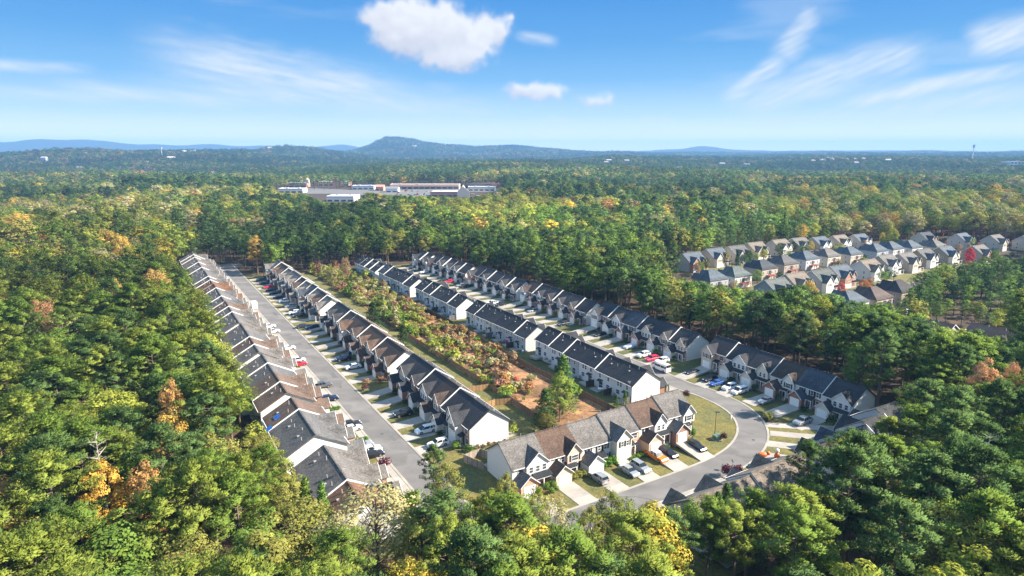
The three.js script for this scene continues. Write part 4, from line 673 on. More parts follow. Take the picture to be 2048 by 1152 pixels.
{
  const wr = [0.8, 0.8, 0.8], bk = [0.42, 0.24, 0.19], tn = [0.62, 0.5, 0.4];
  farBlock(653, 708, 404, 34, 7, [0.7, 0.69, 0.66], wr, 'large white flat-roofed building nearest the wood, left part of shops');
  farBlock(566, 612, 375, 26, 7.5, bk, wr, 'brick building with white roof at the left end of the shops', { cupola: 1.15 });
  farBlock(557, 606, 386, 22, 6.5, [0.75, 0.72, 0.67], wr, 'low white building in front of the brick one with clock tower');
  farBlock(637, 697, 372, 26, 7.5, [0.6, 0.4, 0.32], [0.66, 0.6, 0.55], 'tan and red brick shop strip with small gable', { front: 0.25, frontC: [0.6, 0.3, 0.24] });
  farBlock(704, 748, 379, 24, 6, [0.66, 0.66, 0.66], [0.62, 0.64, 0.66], 'pale grey roofed building in the middle of the shops');
  farBlock(751, 767, 382, 16, 7, [0.62, 0.3, 0.2], [0.55, 0.27, 0.2], 'small orange-red restaurant among the shops', { gable: 3 });
  farBlock(780, 918, 378, 28, 7.5, tn, [0.6, 0.5, 0.42], 'long tan store strip along the back of the car park', { porch: [0.5, 0.33, 0.24] });
  farBlock(862, 934, 394, 36, 7, bk, wr, 'wide white-roofed brick store with cupola and gable, right of shops', { cupola: 0.8, front: 0.8 });
  farBlock(936, 990, 382, 20, 6.5, [0.68, 0.62, 0.55], wr, 'white-roofed strip right of the store with the cupola');
  farBlock(771, 796, 385, 18, 6, [0.74, 0.72, 0.7], [0.2, 0.2, 0.21], 'small white building with dark roof before the long tan strip', { gable: 3 });
  const lotA = [[612, 388], [660, 388], [860, 396], [860, 384], [1000, 384], [1000, 377], [780, 380], [700, 380], [612, 376]].map(([u, v]) => gST(u, v)); sheet('car_park', lotA, 0.35, asphM);
  { const gm = new THREE.SphereGeometry(1, 24, 8, 0, 6.2832, 0, 1.5708); const p = ground(960, 375); const m = struct('spoil_hill', gm, M([0.13, 0.125, 0.12], { map: T.litter, roughness: 1 })); m.scale.set(34, 9, 22); m.position.set(p.x, 0, p.z); FARB.push([p.x, p.z, 34]); const p2 = ground(992, 371), m2 = struct('bare_earth_hill', gm, M([0.36, 0.16, 0.1], { map: T.litter, roughness: 1 })); m2.scale.set(44, 6, 20); m2.position.set(p2.x, 0, p2.z); FARB.push([p2.x, p2.z, 36]); }
  { const r = mulberry(31); for (let i = 0; i < 46; i++) { const u = 800 + r() * 60 + (i % 2 ? 130 * r() : -10), v = 381 + r() * 12; if (u > 858 && u < 940 && v > 381) continue; const p = ground(u, v), c = new THREE.Group(); c.name = numbered('distant_car'); scene.add(c); c.position.copy(p); c.position.y = 0.36 + Math.max(0, land(p.x, p.z)); c.rotation.y = r() * 0.3 + (r() < 0.5 ? 0 : 1.57); const col = paint(pickR(r, ['white', 'silver', 'black', 'red', 'grey', 'white'])); mesh('body', new MB().prismZ([[-2.3, 0.3], [2.3, 0.3], [2.25, 0.85], [1.1, 0.98], [-2.2, 1.0]], -0.9, 0.9).build(), col, c); mesh('windows', new MB().prismZ([[-1.9, 1.0], [1.0, 0.98], [0.3, 1.5], [-1.4, 1.52]], -0.75, 0.75).build(), carGlass, c); c.userData = { label: 'tiny parked car in the distant car park of the shops', category: 'car', group: 'cars in the distant car park' }; } }
  const hs = { name: 'distant_house', cat: 'house', group: 'far houses among the woods', house: 1, storeys: 2 };
  farBlock(211, 226, 436, 11, 6, [0.75, 0.72, 0.66], [0.3, 0.26, 0.22], 'white gabled house amid yellow trees in the far left wood', { ...hs, gable: 3.5 });
  farBlock(241, 253, 427, 10, 5, [0.3, 0.28, 0.26], [0.12, 0.13, 0.15], 'dark roofed house right of the white gabled one, left wood', { ...hs, gable: 3 });
  farBlock(271, 305, 428, 14, 6, [0.66, 0.6, 0.5], [0.42, 0.46, 0.52], 'long house with pale blue-grey roof in the far left wood', { ...hs, gable: 5 });
  farBlock(354, 372, 428, 12, 5, [0.6, 0.5, 0.4], [0.42, 0.33, 0.26], 'tan roofed house behind red shrubs, far left wood', { ...hs, gable: 3 });
  farBlock(388, 432, 419, 14, 5, [0.62, 0.52, 0.4], [0.4, 0.32, 0.26], 'long tan roofed house above the dark roof, far left wood', { ...hs, gable: 3 });
  farBlock(396, 424, 430, 13, 5, [0.3, 0.28, 0.26], [0.1, 0.1, 0.12], 'dark roofed house in shade, far left wood', { ...hs, gable: 4 });
  const ap = { name: 'distant_building', group: 'pale buildings near the horizon', storeys: 3 };
  farBlock(145, 190, 356, 40, 16, [0.7, 0.62, 0.54], wr, 'wide pale apartment block in the left valley', ap);
  farBlock(-4, 16, 380, 40, 12, [0.8, 0.8, 0.8], wr, 'bright white building at the left edge of the valley', ap);
  farBlock(44, 62, 355, 30, 16, [0.66, 0.6, 0.55], wr, 'small pale building left of the wide apartment block', ap);
  farBlock(1590, 1602, 360, 30, 14, [0.75, 0.75, 0.74], wr, 'white block with taller left part in the right distance', { ...ap, storeys: 2 });
  farBlock(1602, 1618, 361, 30, 8, [0.75, 0.75, 0.74], wr, 'low white wing beside the taller white block', { ...ap, storeys: 1 });
  farBlock(2018, 2046, 346, 40, 22, [0.62, 0.64, 0.68], wr, 'large pale block at the right edge of the distance', ap);
  const wd = ['leftmost', 'second', 'third', 'fourth', 'fifth', 'sixth', 'rightmost'];
  [[1858, 1872], [1896, 1912], [1928, 1942], [1946, 1956], [1964, 1978], [1984, 1996], [2002, 2014]].forEach(([a, b], i) => farBlock(a, b, 349, 14, 9, i % 2 ? [0.55, 0.53, 0.51] : [0.48, 0.4, 0.34], [0.3, 0.28, 0.27], `pale distant house, ${wd[i]} of the row near the right edge`, { ...hs, group: 'row of pale houses on the right horizon', gable: 5 }));
  [[1622, 1630], [1640, 1650], [1660, 1668], [1684, 1696], [1704, 1712], [1722, 1730]].forEach(([a, b], i) => farBlock(a, b, 336, 16, 10, [0.5, 0.43, 0.38], [0.34, 0.26, 0.21], `tiny tan distant house, ${wd[i]} of the cluster right of middle`, { ...hs, group: 'cluster of tiny houses on the right horizon', gable: 5 }));
  { const r = mulberry(515); for (let i = 0; i < 30; i++) { const right = i % 3 > 0, u = right ? 1120 + r() * 900 : 20 + r() * 480, v = right ? 322 + r() * 26 : 326 + r() * 26; farBlock(u - 3 - r() * 4, u + 3 + r() * 5, v, 12 + r() * 14, 11 + r() * 6, pickR(r, [[0.46, 0.42, 0.39], [0.4, 0.33, 0.28], [0.5, 0.5, 0.5], [0.4, 0.27, 0.22]]), pickR(r, [[0.3, 0.27, 0.24], [0.22, 0.22, 0.23], [0.36, 0.36, 0.36]]), right ? 'tiny pale building scattered in the woods of the right distance' : 'tiny pale building scattered in the woods of the left distance', { name: 'distant_building', cat: 'building', group: right ? 'scattered buildings of the right distance' : 'scattered buildings of the left distance', gable: r() < 0.6 ? 4 : 0, house: 1 }); } }
  // masts on the skyline
  const mast = (u, r, h, label) => { const a = degOf(u) / 57.2958, x = Math.sin(a) * r, z = -Math.cos(a) * r, g = thing('radio_mast', label, 'mast', new THREE.Vector3(x, land(x, z) - 2, z)); const m = M([0.5, 0.5, 0.52]); for (let i = 0; i < 3; i++) { const q = mesh('leg', cylG(h * 0.012, h, 5, h * 0.006), m, g); q.position.set(Math.cos(i * 2.1) * h * 0.02, 0, Math.sin(i * 2.1) * h * 0.02); } mesh('antenna', boxG(-h * 0.04, h * 0.04, h * 0.86, h * 1.02, -h * 0.04, h * 0.04), m, g); };
  mast(832, 6200, 34, 'thin radio mast on top of the mountain'); mast(1905, 3200, 75, 'tall radio mast on the right skyline'); mast(355, 3000, 46, 'pale radio mast on the left hills');
  const ridge = (u, r, w0, label) => { const w = w0 * 0.72; const a = degOf(u) / 57.2958, x = Math.sin(a) * r, z = -Math.cos(a) * r, g = thing('hillside_house', label, 'house', new THREE.Vector3(x, land(x, z), z), -a, 'pale houses on the far hills'); mesh('wall', new MB().prismX([[-12, -20], [0, -20], [0, 13], [-6, 18], [-12, 13]], -w / 2, w / 2).build(), M([0.55, 0.45, 0.4]), g); mesh('roof', new MB().slab([-w / 2 - 1, 12.9, 1], [w / 2 + 1, 12.9, 1], [w / 2 + 1, 18.5, -6], [-w / 2 - 1, 18.5, -6], 0.4).slab([-w / 2 - 1, 18.5, -6], [w / 2 + 1, 18.5, -6], [w / 2 + 1, 12.9, -13], [-w / 2 - 1, 12.9, -13], 0.4).build(), M([0.55, 0.5, 0.46]), g); for (let i = 0; i < 3; i++) mesh('window', boxG(w * (i - 1) * 0.3 - 1.5, w * (i - 1) * 0.3 + 1.5, 7, 10, 0.02, 0.2), glass, g); FARB.push([x, z, 30]); };
  ridge(398, 3400, 30, 'pale house on the left hill, lower left of the hilltop group'); ridge(415, 3600, 34, 'pale house on the left hill, left end of the hilltop group'); ridge(428, 3680, 28, 'pale house on the left hill, right part of the hilltop group'); ridge(372, 2900, 40, 'pale house low on the left hill slope'); ridge(318, 2700, 44, 'pale wide house on the left hill slope'); ridge(562, 4300, 32, 'pale house high on the small round hill'); ridge(168, 3500, 30, 'pale house on the far left hilltop'); ridge(838, 5400, 50, 'white building on the mountain slope');
  ridge(790, 6180, 26, 'pale rock-like building at the mountain summit, left'); ridge(802, 6180, 24, 'pale building at the mountain summit, right');
}

// ---------------------------------------------------------------- trees and shrubs
class Leaf { // leaf clumps as small bent faces, each with its own tint and a normal that leans out of its clump
  constructor() { this.p = []; this.n = []; this.c = []; }
  face(a, b, c, n, col) { this.p.push(...a, ...b, ...c); for (let i = 0; i < 3; i++) { this.n.push(...n); this.c.push(...col); } }
  blade(r, x, y, z, L, w, dir, nrm, col) { // a leaf: a kite of two faces
    const d = dir, t = [d[1] * nrm[2] - d[2] * nrm[1], d[2] * nrm[0] - d[0] * nrm[2], d[0] * nrm[1] - d[1] * nrm[0]], tl = Math.hypot(...t) || 1;
    const q = (f, s) => [x + d[0] * L * f + t[0] / tl * w * s, y + d[1] * L * f + t[1] / tl * w * s, z + d[2] * L * f + t[2] / tl * w * s];
    this.face(q(0, 0), q(0.5, 1), q(1, 0), nrm, col); this.face(q(0, 0), q(1, 0), q(0.5, -1), nrm, col);
  }
  stick(a, b, r0, r1, n, col) {
    const d = new THREE.Vector3(b[0] - a[0], b[1] - a[1], b[2] - a[2]), L = d.length(); d.normalize();
    const u = Math.abs(d.y) > 0.9 ? new THREE.Vector3(1, 0, 0) : new THREE.Vector3(0, 1, 0), e = u.cross(d).normalize(), f = d.clone().cross(e);
    for (let i = 0; i < n; i++) {
      const A = i / n * 6.2832, B = (i + 1) / n * 6.2832, pt = (o, r, g) => [o[0] + (e.x * Math.cos(g) + f.x * Math.sin(g)) * r, o[1] + (e.y * Math.cos(g) + f.y * Math.sin(g)) * r, o[2] + (e.z * Math.cos(g) + f.z * Math.sin(g)) * r];
      const m = (A + B) / 2, nn = [e.x * Math.cos(m) + f.x * Math.sin(m), e.y * Math.cos(m) + f.y * Math.sin(m), e.z * Math.cos(m) + f.z * Math.sin(m)];
      this.face(pt(a, r0, A), pt(a, r0, B), pt(b, r1, B), nn, col); this.face(pt(a, r0, A), pt(b, r1, B), pt(b, r1, A), nn, col);
    }
  }
  build() { const g = new THREE.BufferGeometry(); for (const [k, a] of [['position', this.p], ['normal', this.n], ['color', this.c]]) g.setAttribute(k, new THREE.Float32BufferAttribute(a, 3)); return g; }
}
const sph = (r) => { const z = r() * 2 - 1, a = r() * 6.2832, k = Math.sqrt(1 - z * z); return [k * Math.cos(a), z, k * Math.sin(a)]; };
const nrmz = (v) => { const l = Math.hypot(...v) || 1; return [v[0] / l, v[1] / l, v[2] / l]; };
function clump(L, r, cx, cy, cz, rx, ry, n, size, tint, kind, vary = 0.32, cc = null, cw = 0) {
  for (let i = 0; i < n; i++) {
    const o = sph(r); if (o[1] < -0.35) o[1] *= 0.4;
    const k = 0.55 + 0.5 * Math.pow(r(), 0.6), x = cx + o[0] * rx * k, y = cy + o[1] * ry * k, z = cz + o[2] * rx * k;
    const j = sph(r), h0 = cc ? nrmz([x - cc[0], (y - cc[1]) * cc[3], z - cc[2]]) : o, w0 = 1.2 * (1 - cw), w1 = 1.4 * cw, nn = nrmz([o[0] * w0 + h0[0] * w1 + j[0] * 0.5, o[1] * w0 + h0[1] * w1 + 0.36 + j[1] * 0.5, o[2] * w0 + h0[2] * w1 + j[2] * 0.5]), s = size * (0.5 + 1.05 * Math.pow(r(), 1.6));
    let d = kind === 'needle' ? nrmz([o[0] + j[0] * 0.7, o[1] * 0.6 + 0.45 + j[1] * 0.4, o[2] + j[2] * 0.7]) : sph(r);
    const dt = d[0] * nn[0] + d[1] * nn[1] + d[2] * nn[2]; if (kind !== 'needle') d = nrmz([d[0] - nn[0] * dt, d[1] - nn[1] * dt - 0.15, d[2] - nn[2] * dt]);
    const v = tint * (1 - vary / 2 + vary * r()), h = (r() - 0.5) * 0.22;
    L.blade(r, x - d[0] * s / 2, y - d[1] * s / 2, z - d[2] * s / 2, s, s * (kind === 'needle' ? 0.2 : 0.38), d, nn, [v * (1 + h), v, v * (1 - h)]);
  }
}
const BARK = [0.16, 0.12, 0.095];
// every maker returns [trunk, crown]; q is the level of detail: 2 near, 1 middle, 0 far
function pine(seed, q, H = 20, spread = 3.9, bare = 0.42) {
  const r = mulberry(seed), Tk = new Leaf(), C = new Leaf(), bend = (y) => [Math.sin(y * 0.13 + seed) * 0.35, Math.cos(y * 0.1 + seed * 2) * 0.35], b0 = bend(0), at = (y) => { const b = bend(y); return [b[0] - b0[0], y, b[1] - b0[1]]; };
  const seg = q === 2 ? 6 : q === 1 ? 3 : 1; for (let i = 0; i < seg; i++) Tk.stick(at(H * 0.97 * i / seg - (i ? 0 : 0.5)), at(H * 0.97 * (i + 1) / seg), 0.26 * (1 - 0.85 * i / seg), 0.26 * (1 - 0.85 * (i + 1) / seg), q ? 6 : 4, BARK);
  const n = [11, 22, 34][q], per = [1, 2, 4][q], nb = [18, 46, 135][q], sz = [1.2, 0.62, 0.29][q];
  for (let i = 0; i < n; i++) {
    const f = i / (n - 1), y = H * lerp(bare, 0.96, Math.pow(f, 0.85)), pr = Math.sin(Math.PI * clamp(0.16 + 0.8 * f)) * (0.7 + 0.45 * r()), len = spread * Math.max(0.22, pr), a = i * 2.4 + r() * 0.9, up = 0.12 + 0.45 * f + r() * 0.15, o = at(y);
    const e = [o[0] + Math.cos(a) * len, y + len * up, o[2] + Math.sin(a) * len];
    if (q) Tk.stick(o, e, 0.075, 0.025, 3, BARK);
    for (let k = 0; k < per; k++) { const g = per === 1 ? 0.8 : lerp(0.45, 1.05, k / (per - 1)), R0 = (q === 2 ? 0.72 : q === 1 ? 1.0 : 1.55) * (0.65 + 0.7 * r()); clump(C, r, lerp(o[0], e[0], g) + (r() - 0.5) * 0.9, lerp(y, e[1], g) + (r() - 0.5) * 0.5, lerp(o[2], e[2], g) + (r() - 0.5) * 0.9, R0, R0 * 0.72, nb, sz, 0.78 + 0.34 * r(), 'needle', 0.32, [0, H * 0.64, 0, 0.8], [0.7, 0.6, 0.3][q]); }
  }
  clump(C, r, at(H)[0], H * 0.985, at(H)[2], 0.9, 0.8, nb, sz, 1.05, 'needle');
  return [Tk.build(), C.build()];
}
function broad(seed, q, H = 18, rx = 4.2, lo = 0.3, dens = 1, fol = 1) {
  const r = mulberry(seed), Tk = new Leaf(), C = new Leaf(), cy = H * (lo + 1) / 2, ry = H * (1 - lo) / 2;
  Tk.stick([0, -0.5, 0], [0.2, H * 0.45, 0.1], 0.3, 0.2, q ? 6 : 4, BARK); Tk.stick([0.2, H * 0.45, 0.1], [0, H * 0.86, 0], 0.2, 0.05, q ? 5 : 3, BARK);
  const n = Math.round([10, 20, 34][q] * dens), nb = Math.round([24, 74, 270][q] * fol), sz = [1.25, 0.66, 0.31][q];
  for (let i = 0; i < n; i++) {
    const f = (i + 0.5) / n, yy = 1 - 1.75 * f, rad = Math.sqrt(Math.max(0.02, 1 - yy * yy)) * (0.62 + 0.4 * r()), a = i * 2.4 + r(), x = Math.cos(a) * rad * rx, z = Math.sin(a) * rad * rx, y = cy + yy * ry * (0.78 + 0.24 * r()), R0 = rx * (q === 2 ? 0.3 : q === 1 ? 0.38 : 0.5) * (0.75 + 0.6 * r());
    if (q) Tk.stick([0.15, Math.max(H * 0.22, y - ry * 0.55), 0.05], [x * 0.92, y, z * 0.92], 0.1, 0.02, 3, BARK);
    clump(C, r, x, y, z, R0, R0 * 0.85, nb, sz, 0.78 + 0.38 * r(), 'leaf', 0.4, [0, cy - ry * 0.2, 0, rx / ry], [0.7, 0.6, 0.3][q]);
  }
  return [Tk.build(), C.build()];
}
function cone(seed, q, H = 14, rx = 2.6) {
  const r = mulberry(seed), Tk = new Leaf(), C = new Leaf(); Tk.stick([0, -0.4, 0], [0, H * 0.9, 0], 0.2, 0.03, 5, BARK);
  const n = [13, 30, 64][q], nb = [16, 40, 100][q], sz = [1.1, 0.6, 0.32][q];
  for (let i = 0; i < n; i++) { const f = (i + 0.5) / n, y = H * (0.06 + 0.93 * f), R0 = rx * Math.pow(1 - f, 0.75) * (0.72 + 0.34 * r()) + 0.1, a = i * 2.4 + r() * 0.6, k = q === 2 ? 0.32 : q ? 0.42 : 0.55; clump(C, r, Math.cos(a) * R0 * 0.75, y, Math.sin(a) * R0 * 0.75, Math.max(0.4, R0 * k + 0.25), Math.max(0.5, R0 * k), nb, sz, 0.75 + 0.4 * r(), 'needle'); }
  return [Tk.build(), C.build()];
}
function bush(seed, q, w = 1, h = 1, leaf = 0.28) { const r = mulberry(seed), C = new Leaf(), n = [4, 7, 12][q], nb = [14, 34, 60][q]; for (let i = 0; i < n; i++) { const a = i * 2.4, k = Math.sqrt((i + 0.3) / n) * 0.62; clump(C, r, Math.cos(a) * k * w, h * (0.34 + 0.34 * (1 - k) + 0.12 * r()), Math.sin(a) * k * w, w * 0.42, h * 0.4, nb, leaf * [2.4, 1.5, 1][q], 0.78 + 0.36 * r(), 'leaf', 0.36); } return C.build(); }
const leafCache = new Map();
function leafM(c) { const k = c.join(); if (!leafCache.has(k)) leafCache.set(k, new THREE.MeshPhysicalMaterial({ color: rgb(c), vertexColors: true, roughness: 1, specularIntensity: 0, transmission: 0.26, thickness: 0, side: THREE.DoubleSide })); return leafCache.get(k); }
const barkM = new THREE.MeshStandardMaterial({ vertexColors: true, roughness: 1 });
const GREEN = {
  pine: [0.165, 0.245, 0.046], pineY: [0.235, 0.29, 0.054], pineD: [0.086, 0.15, 0.045], pineB: [0.118, 0.192, 0.06], dark: [0.056, 0.1, 0.039], mid: [0.15, 0.23, 0.044], olive: [0.265, 0.262, 0.066], lime: [0.315, 0.345, 0.06], yellow: [0.52, 0.42, 0.07], gold: [0.53, 0.36, 0.085], orange: [0.46, 0.27, 0.1], rustred: [0.39, 0.2, 0.11], red: [0.5, 0.11, 0.08], crimson: [0.58, 0.035, 0.065], pale: [0.4, 0.37, 0.17], brown: [0.33, 0.22, 0.12],
};
const treeProto = {
  pine: [11, 12, 13, 14, 15].map((s, i) => pine(s, 2, 20, [3.9, 4.3, 3.5, 4.6, 3.9][i], [0.4, 0.45, 0.36, 0.5, 0.42][i])), broad: [21, 22, 23, 24].map((s, i) => broad(s, 2, 18, [4.2, 4.8, 3.7, 4.4][i], [0.26, 0.3, 0.2, 0.34][i])), thin: [31, 32].map((s) => broad(s, 2, 18, 4.4, 0.22, 1.1, 0.5)), cone: [41, 42].map((s) => cone(s, 2)),
};
const baseH = { pine: 20, broad: 18, thin: 18, cone: 14 };
const colWord = { pine: 'green', pineY: 'yellowish green', pineD: 'deep green', pineB: 'bluish green', dark: 'dark green', mid: 'green', olive: 'olive green', lime: 'bright yellow-green', yellow: 'yellow', gold: 'golden', orange: 'orange', rustred: 'rusty red', red: 'red', crimson: 'crimson', pale: 'pale yellowish', brown: 'brown' };
const kindWord = { pine: 'pine', broad: 'leafy tree', thin: 'sparse tree', cone: 'cone-shaped evergreen' };
const unlabelled = [];
function treeAt(kind, k, pos, H, wide, turn, col, label, group) {
  const o = new THREE.Group(); o.name = numbered(kind === 'pine' ? 'pine_tree' : kind === 'cone' ? 'evergreen_tree' : 'leafy_tree'); scene.add(o);
  const ck = colWord[col] ? Object.keys(GREEN).indexOf(col) : 3, [tg, cg] = treeProto[kind][(ck * 3 + k % 2) % treeProto[kind].length];
  mesh('trunk', tg, barkM, o); mesh('crown', cg, leafM(Array.isArray(col) ? col : GREEN[col]), o);
  const s = H / baseH[kind]; o.scale.set(s * wide, s, s * wide); o.position.copy(pos); o.rotation.y = turn;
  if (!label) { const [u, v] = project(new THREE.Vector3(pos.x, H * 0.78, pos.z)); unlabelled.push([o, u, v, `${colWord[col]} ${kindWord[kind]}`]); }
  o.userData = { label, category: 'tree' }; if (group) o.userData.group = group;
  return o;
}
// parts of the picture where the houses and streets are seen: trees in front of them stay clear of these
const SEEN = [[345, 512], [385, 560], [415, 606], [436, 655], [456, 700], [486, 742], [506, 790], [512, 850], [548, 895], [582, 932], [606, 968], [640, 1008], [676, 1066], [776, 1066], [792, 960], [812, 936], [826, 905], [900, 918], [905, 962], [985, 968], [1050, 992], [1100, 1006], [1132, 1036], [1240, 1012], [1300, 1006], [1345, 1014], [1420, 990], [1500, 962], [1532, 985], [1592, 962], [1612, 915], [1655, 898], [1690, 868], [1745, 852], [1757, 796], [1400, 640], [830, 500], [400, 500]];
const SEEN2 = [[1348, 498], [1345, 556], [1400, 566], [1450, 572], [1530, 588], [1600, 572], [1690, 600], [1705, 606], [1800, 606], [1792, 568], [1830, 552], [1880, 526], [1930, 528], [1990, 512], [2048, 516], [2048, 468], [1850, 462], [1500, 476]], SEEN3 = [[1850, 628], [1955, 648], [1950, 668], [1862, 652]], SEEN4 = [[1960, 652], [2044, 664], [2044, 684], [1972, 672]];
const inPoly = (u, v, P0) => { let c = false; for (let i = 0, j = P0.length - 1; i < P0.length; j = i++) if ((P0[i][1] > v) !== (P0[j][1] > v) && u < (P0[j][0] - P0[i][0]) * (v - P0[i][1]) / (P0[j][1] - P0[i][1]) + P0[i][0]) c = !c; return c; };
function clearOf(pos, H, half, polys = [SEEN]) { // does the crown of a tree so high keep out of SEEN?
  const [u, v, d] = project(new THREE.Vector3(pos.x, H, pos.z)), w = half * FPX / d, [, v2] = project(new THREE.Vector3(pos.x, H * 0.55, pos.z));
  for (const [a, b] of [[0, v + 3], [-0.6, lerp(v, v2, 0.22)], [0.6, lerp(v, v2, 0.22)], [-1, lerp(v, v2, 0.6)], [1, lerp(v, v2, 0.6)], [-0.8, v2], [0.8, v2]]) for (const q of polys) if (inPoly(u + a * w, b, q)) return false;
  return true;
}
const far2 = (a, b, r, list) => list.every(([x, y, q]) => (x - a) ** 2 + (y - b) ** 2 > (r + q) ** 2);
// hand-placed trees: [crown u, crown v, crown height, kind, colour, tree height, width, label]
const placed = [];
function special(u, v, kind, col, H, wide, label, k = 0, turn = 0) { const p = ground(u, v, H * 0.72); p.y = 0; treeAt(kind, k, p, H, wide, turn, col, label); const [s, t] = toST(p.x, p.z); placed.push([s, t, baseHalf(kind, H, wide) * 0.55]); }
const baseHalf = (kind, H, wide) => (kind === 'cone' ? 0.19 : kind === 'pine' ? 0.2 : 0.24) * H * wide;
special(511, 492, 'broad', [0.5, 0.32, 0.08], 21, 0.95, 'tall orange-brown tree at the far end of the straight street', 1);
special(88, 640, 'broad', 'rustred', 21.6, 0.722, 'rusty red and brown tree in the left wood', 2);
special(345, 822, 'broad', 'orange', 23, 0.527, 'orange-leaved tree among the pines of the lower left wood', 0);
special(345, 880, 'broad', 'gold', 19, 0.765, 'golden brown tree just below the orange one, lower left wood', 3);
special(204, 985, 'broad', [0.58, 0.36, 0.07], 19, 0.807, 'large golden orange tree in the bottom left wood', 1);
special(292, 985, 'broad', 'orange', 19, 0.68, 'small orange tree right of the large golden orange one', 2);
special(18, 1025, 'broad', 'orange', 19, 0.765, 'orange tree at the left edge near the bottom', 3);
special(243, 497, 'broad', 'gold', 24.3, 0.68, 'golden tree in the left wood, two golden crowns', 0);
special(88, 488, 'broad', 'red', 19, 0.425, 'small bright red tree in the far left wood', 1);
special(40, 448, 'broad', 'gold', 27, 0.935, 'broad orange-gold tree near the left edge', 2);
special(230, 590, 'broad', [0.5, 0.34, 0.09], 21.6, 0.722, 'orange-tinged tree in the middle of the left wood', 3);
special(315, 570, 'broad', [0.5, 0.33, 0.11], 21.6, 0.807, 'tan-orange tree left of the straight street houses', 0);
special(1940, 508, 'broad', 'crimson', 12, 0.85, 'crimson tree beside the right-hand houses', 1);
special(1728, 570, 'broad', [0.46, 0.17, 0.06], 9, 1.1, 'rounded orange-red tree by the sunlit driveway', 2);
special(1682, 575, 'broad', 'red', 8, 1.0, 'small red tree left of the orange-red rounded one', 3);
special(1938, 530, 'broad', 'brown', 8, 1.3, 'brown bushy tree just below the crimson one', 0);
special(1965, 768, 'broad', [0.58, 0.33, 0.16], 21, 0.75, 'pinkish orange crown in the right wood', 1);
special(2022, 772, 'broad', [0.58, 0.32, 0.17], 19, 0.5, 'narrow pinkish orange crown near the right edge', 2);
special(1618, 590, 'broad', 'gold', 18, 0.85, 'golden tree in front of the right-hand houses', 3);
special(1640, 625, 'broad', 'lime', 20, 1.0, 'bright yellow-green tree below the golden one', 0);
special(1515, 625, 'thin', 'pale', 18, 1.0, 'pale thin-leaved tree among dark pines', 0);
special(1452, 511, 'broad', [0.26, 0.22, 0.03], 9, 1.0, 'round yellowish tree among the right-hand houses', 1);
special(1476, 512, 'cone', 'dark', 12, 0.75, 'dark narrow evergreen beside the round yellowish tree', 0);
for (const [u, v, c, i] of [[1528, 500, 'dark', 0], [1558, 494, 'mid', 1], [1587, 490, 'dark', 2], [1605, 488, 'olive', 3], [1622, 490, 'yellow', 0], [1392, 497, 'yellow', 2], [1500, 508, 'olive', 1]]) special(u, v, 'broad', c, 8.5, 1, `${colWord[c]} street tree, ${ORD[i + 1]} of several along the back row of right-hand houses, ${u < 1560 ? 'left' : 'right'} half`, i);
special(1787, 468, 'broad', 'lime', 14, 0.9, 'light green tree behind the blue-grey hipped roofs', 2);
special(1765, 473, 'broad', 'yellow', 10, 0.7, 'small yellow tree left of the light green one', 1);
special(1823, 470, 'broad', 'olive', 10, 0.7, 'small olive tree right of the light green one', 0);
special(748, 1030, 'thin', 'pale', 17, 1.5, 'large pale thin-leaved tree before the lowest white gable', 1, 1);
special(672, 1085, 'thin', 'pale', 15, 1.1, 'thin tree left of the large pale one, before the white gable', 0, 2);
special(645, 1010, 'cone', [0.17, 0.3, 0.06], 14, 0.85, 'bright green cone-shaped evergreen beside the lowest brown roof', 0);
special(612, 1005, 'cone', 'pine', 15, 0.9, 'green cone-shaped evergreen left of the brighter one', 1);
special(866, 935, 'pine', 'pineB', 15, 0.8, 'small open pine by the end of the straight street', 1, 2);
special(895, 975, 'thin', 'olive', 15, 0.8, 'olive thin-leaved tree below the small open pine', 0, 3);
special(1222, 1020, 'broad', [0.2, 0.23, 0.05], 12, 0.75, 'bright leafy tree at the near edge of the road', 0, 1);
special(1100, 1045, 'thin', 'pale', 15, 0.95, 'pale thin-leaved tree below the sunlit row', 1, 4);
special(1120, 772, 'broad', [0.25, 0.31, 0.06], 13, 1.05, 'tall yellow-green pine in the cleared ground behind the sunlit row', 3, 1);
special(1127, 745, 'cone', [0.14, 0.25, 0.06], 15.5, 1.55, 'deep green pine rising behind the yellow-green pine', 4, 3);
special(1090, 800, 'cone', [0.09, 0.17, 0.05], 10, 1.9, 'dark cone-shaped evergreen left of the yellow-green pine', 1);
special(1092, 838, 'broad', [0.17, 0.16, 0.045], 5, 1.5, 'low round olive tree in front of the dark evergreen', 2);
special(746, 620, 'cone', 'dark', 11, 1.9, 'dark evergreen in the scrub, farther of two', 0, 2);
special(806, 665, 'cone', [0.06, 0.11, 0.035], 9.5, 1.7, 'dark green evergreen in the scrub, nearer of two', 1, 1);
special(1233, 800, 'cone', [0.1, 0.16, 0.04], 4.5, 1.2, 'small evergreen behind the sunlit row, left of two by the white wall', 0);
special(1250, 793, 'cone', [0.09, 0.17, 0.04], 5.2, 1.2, 'small evergreen behind the sunlit row, right of two by the white wall', 1);
special(1331, 778, 'cone', [0.06, 0.13, 0.03], 4.2, 0.62, 'columnar evergreen by the white gable, left of two', 0); special(1337, 776, 'cone', [0.06, 0.13, 0.03], 4.2, 0.62, 'columnar evergreen by the white gable, right of two', 1);
special(664, 548, 'broad', [0.3, 0.26, 0.1], 11, 1.1, 'pale bushy tree at the far end of the scrub', 1); special(690, 528, 'broad', 'brown', 12, 0.7, 'brownish tree beyond the far end of the scrub', 2);

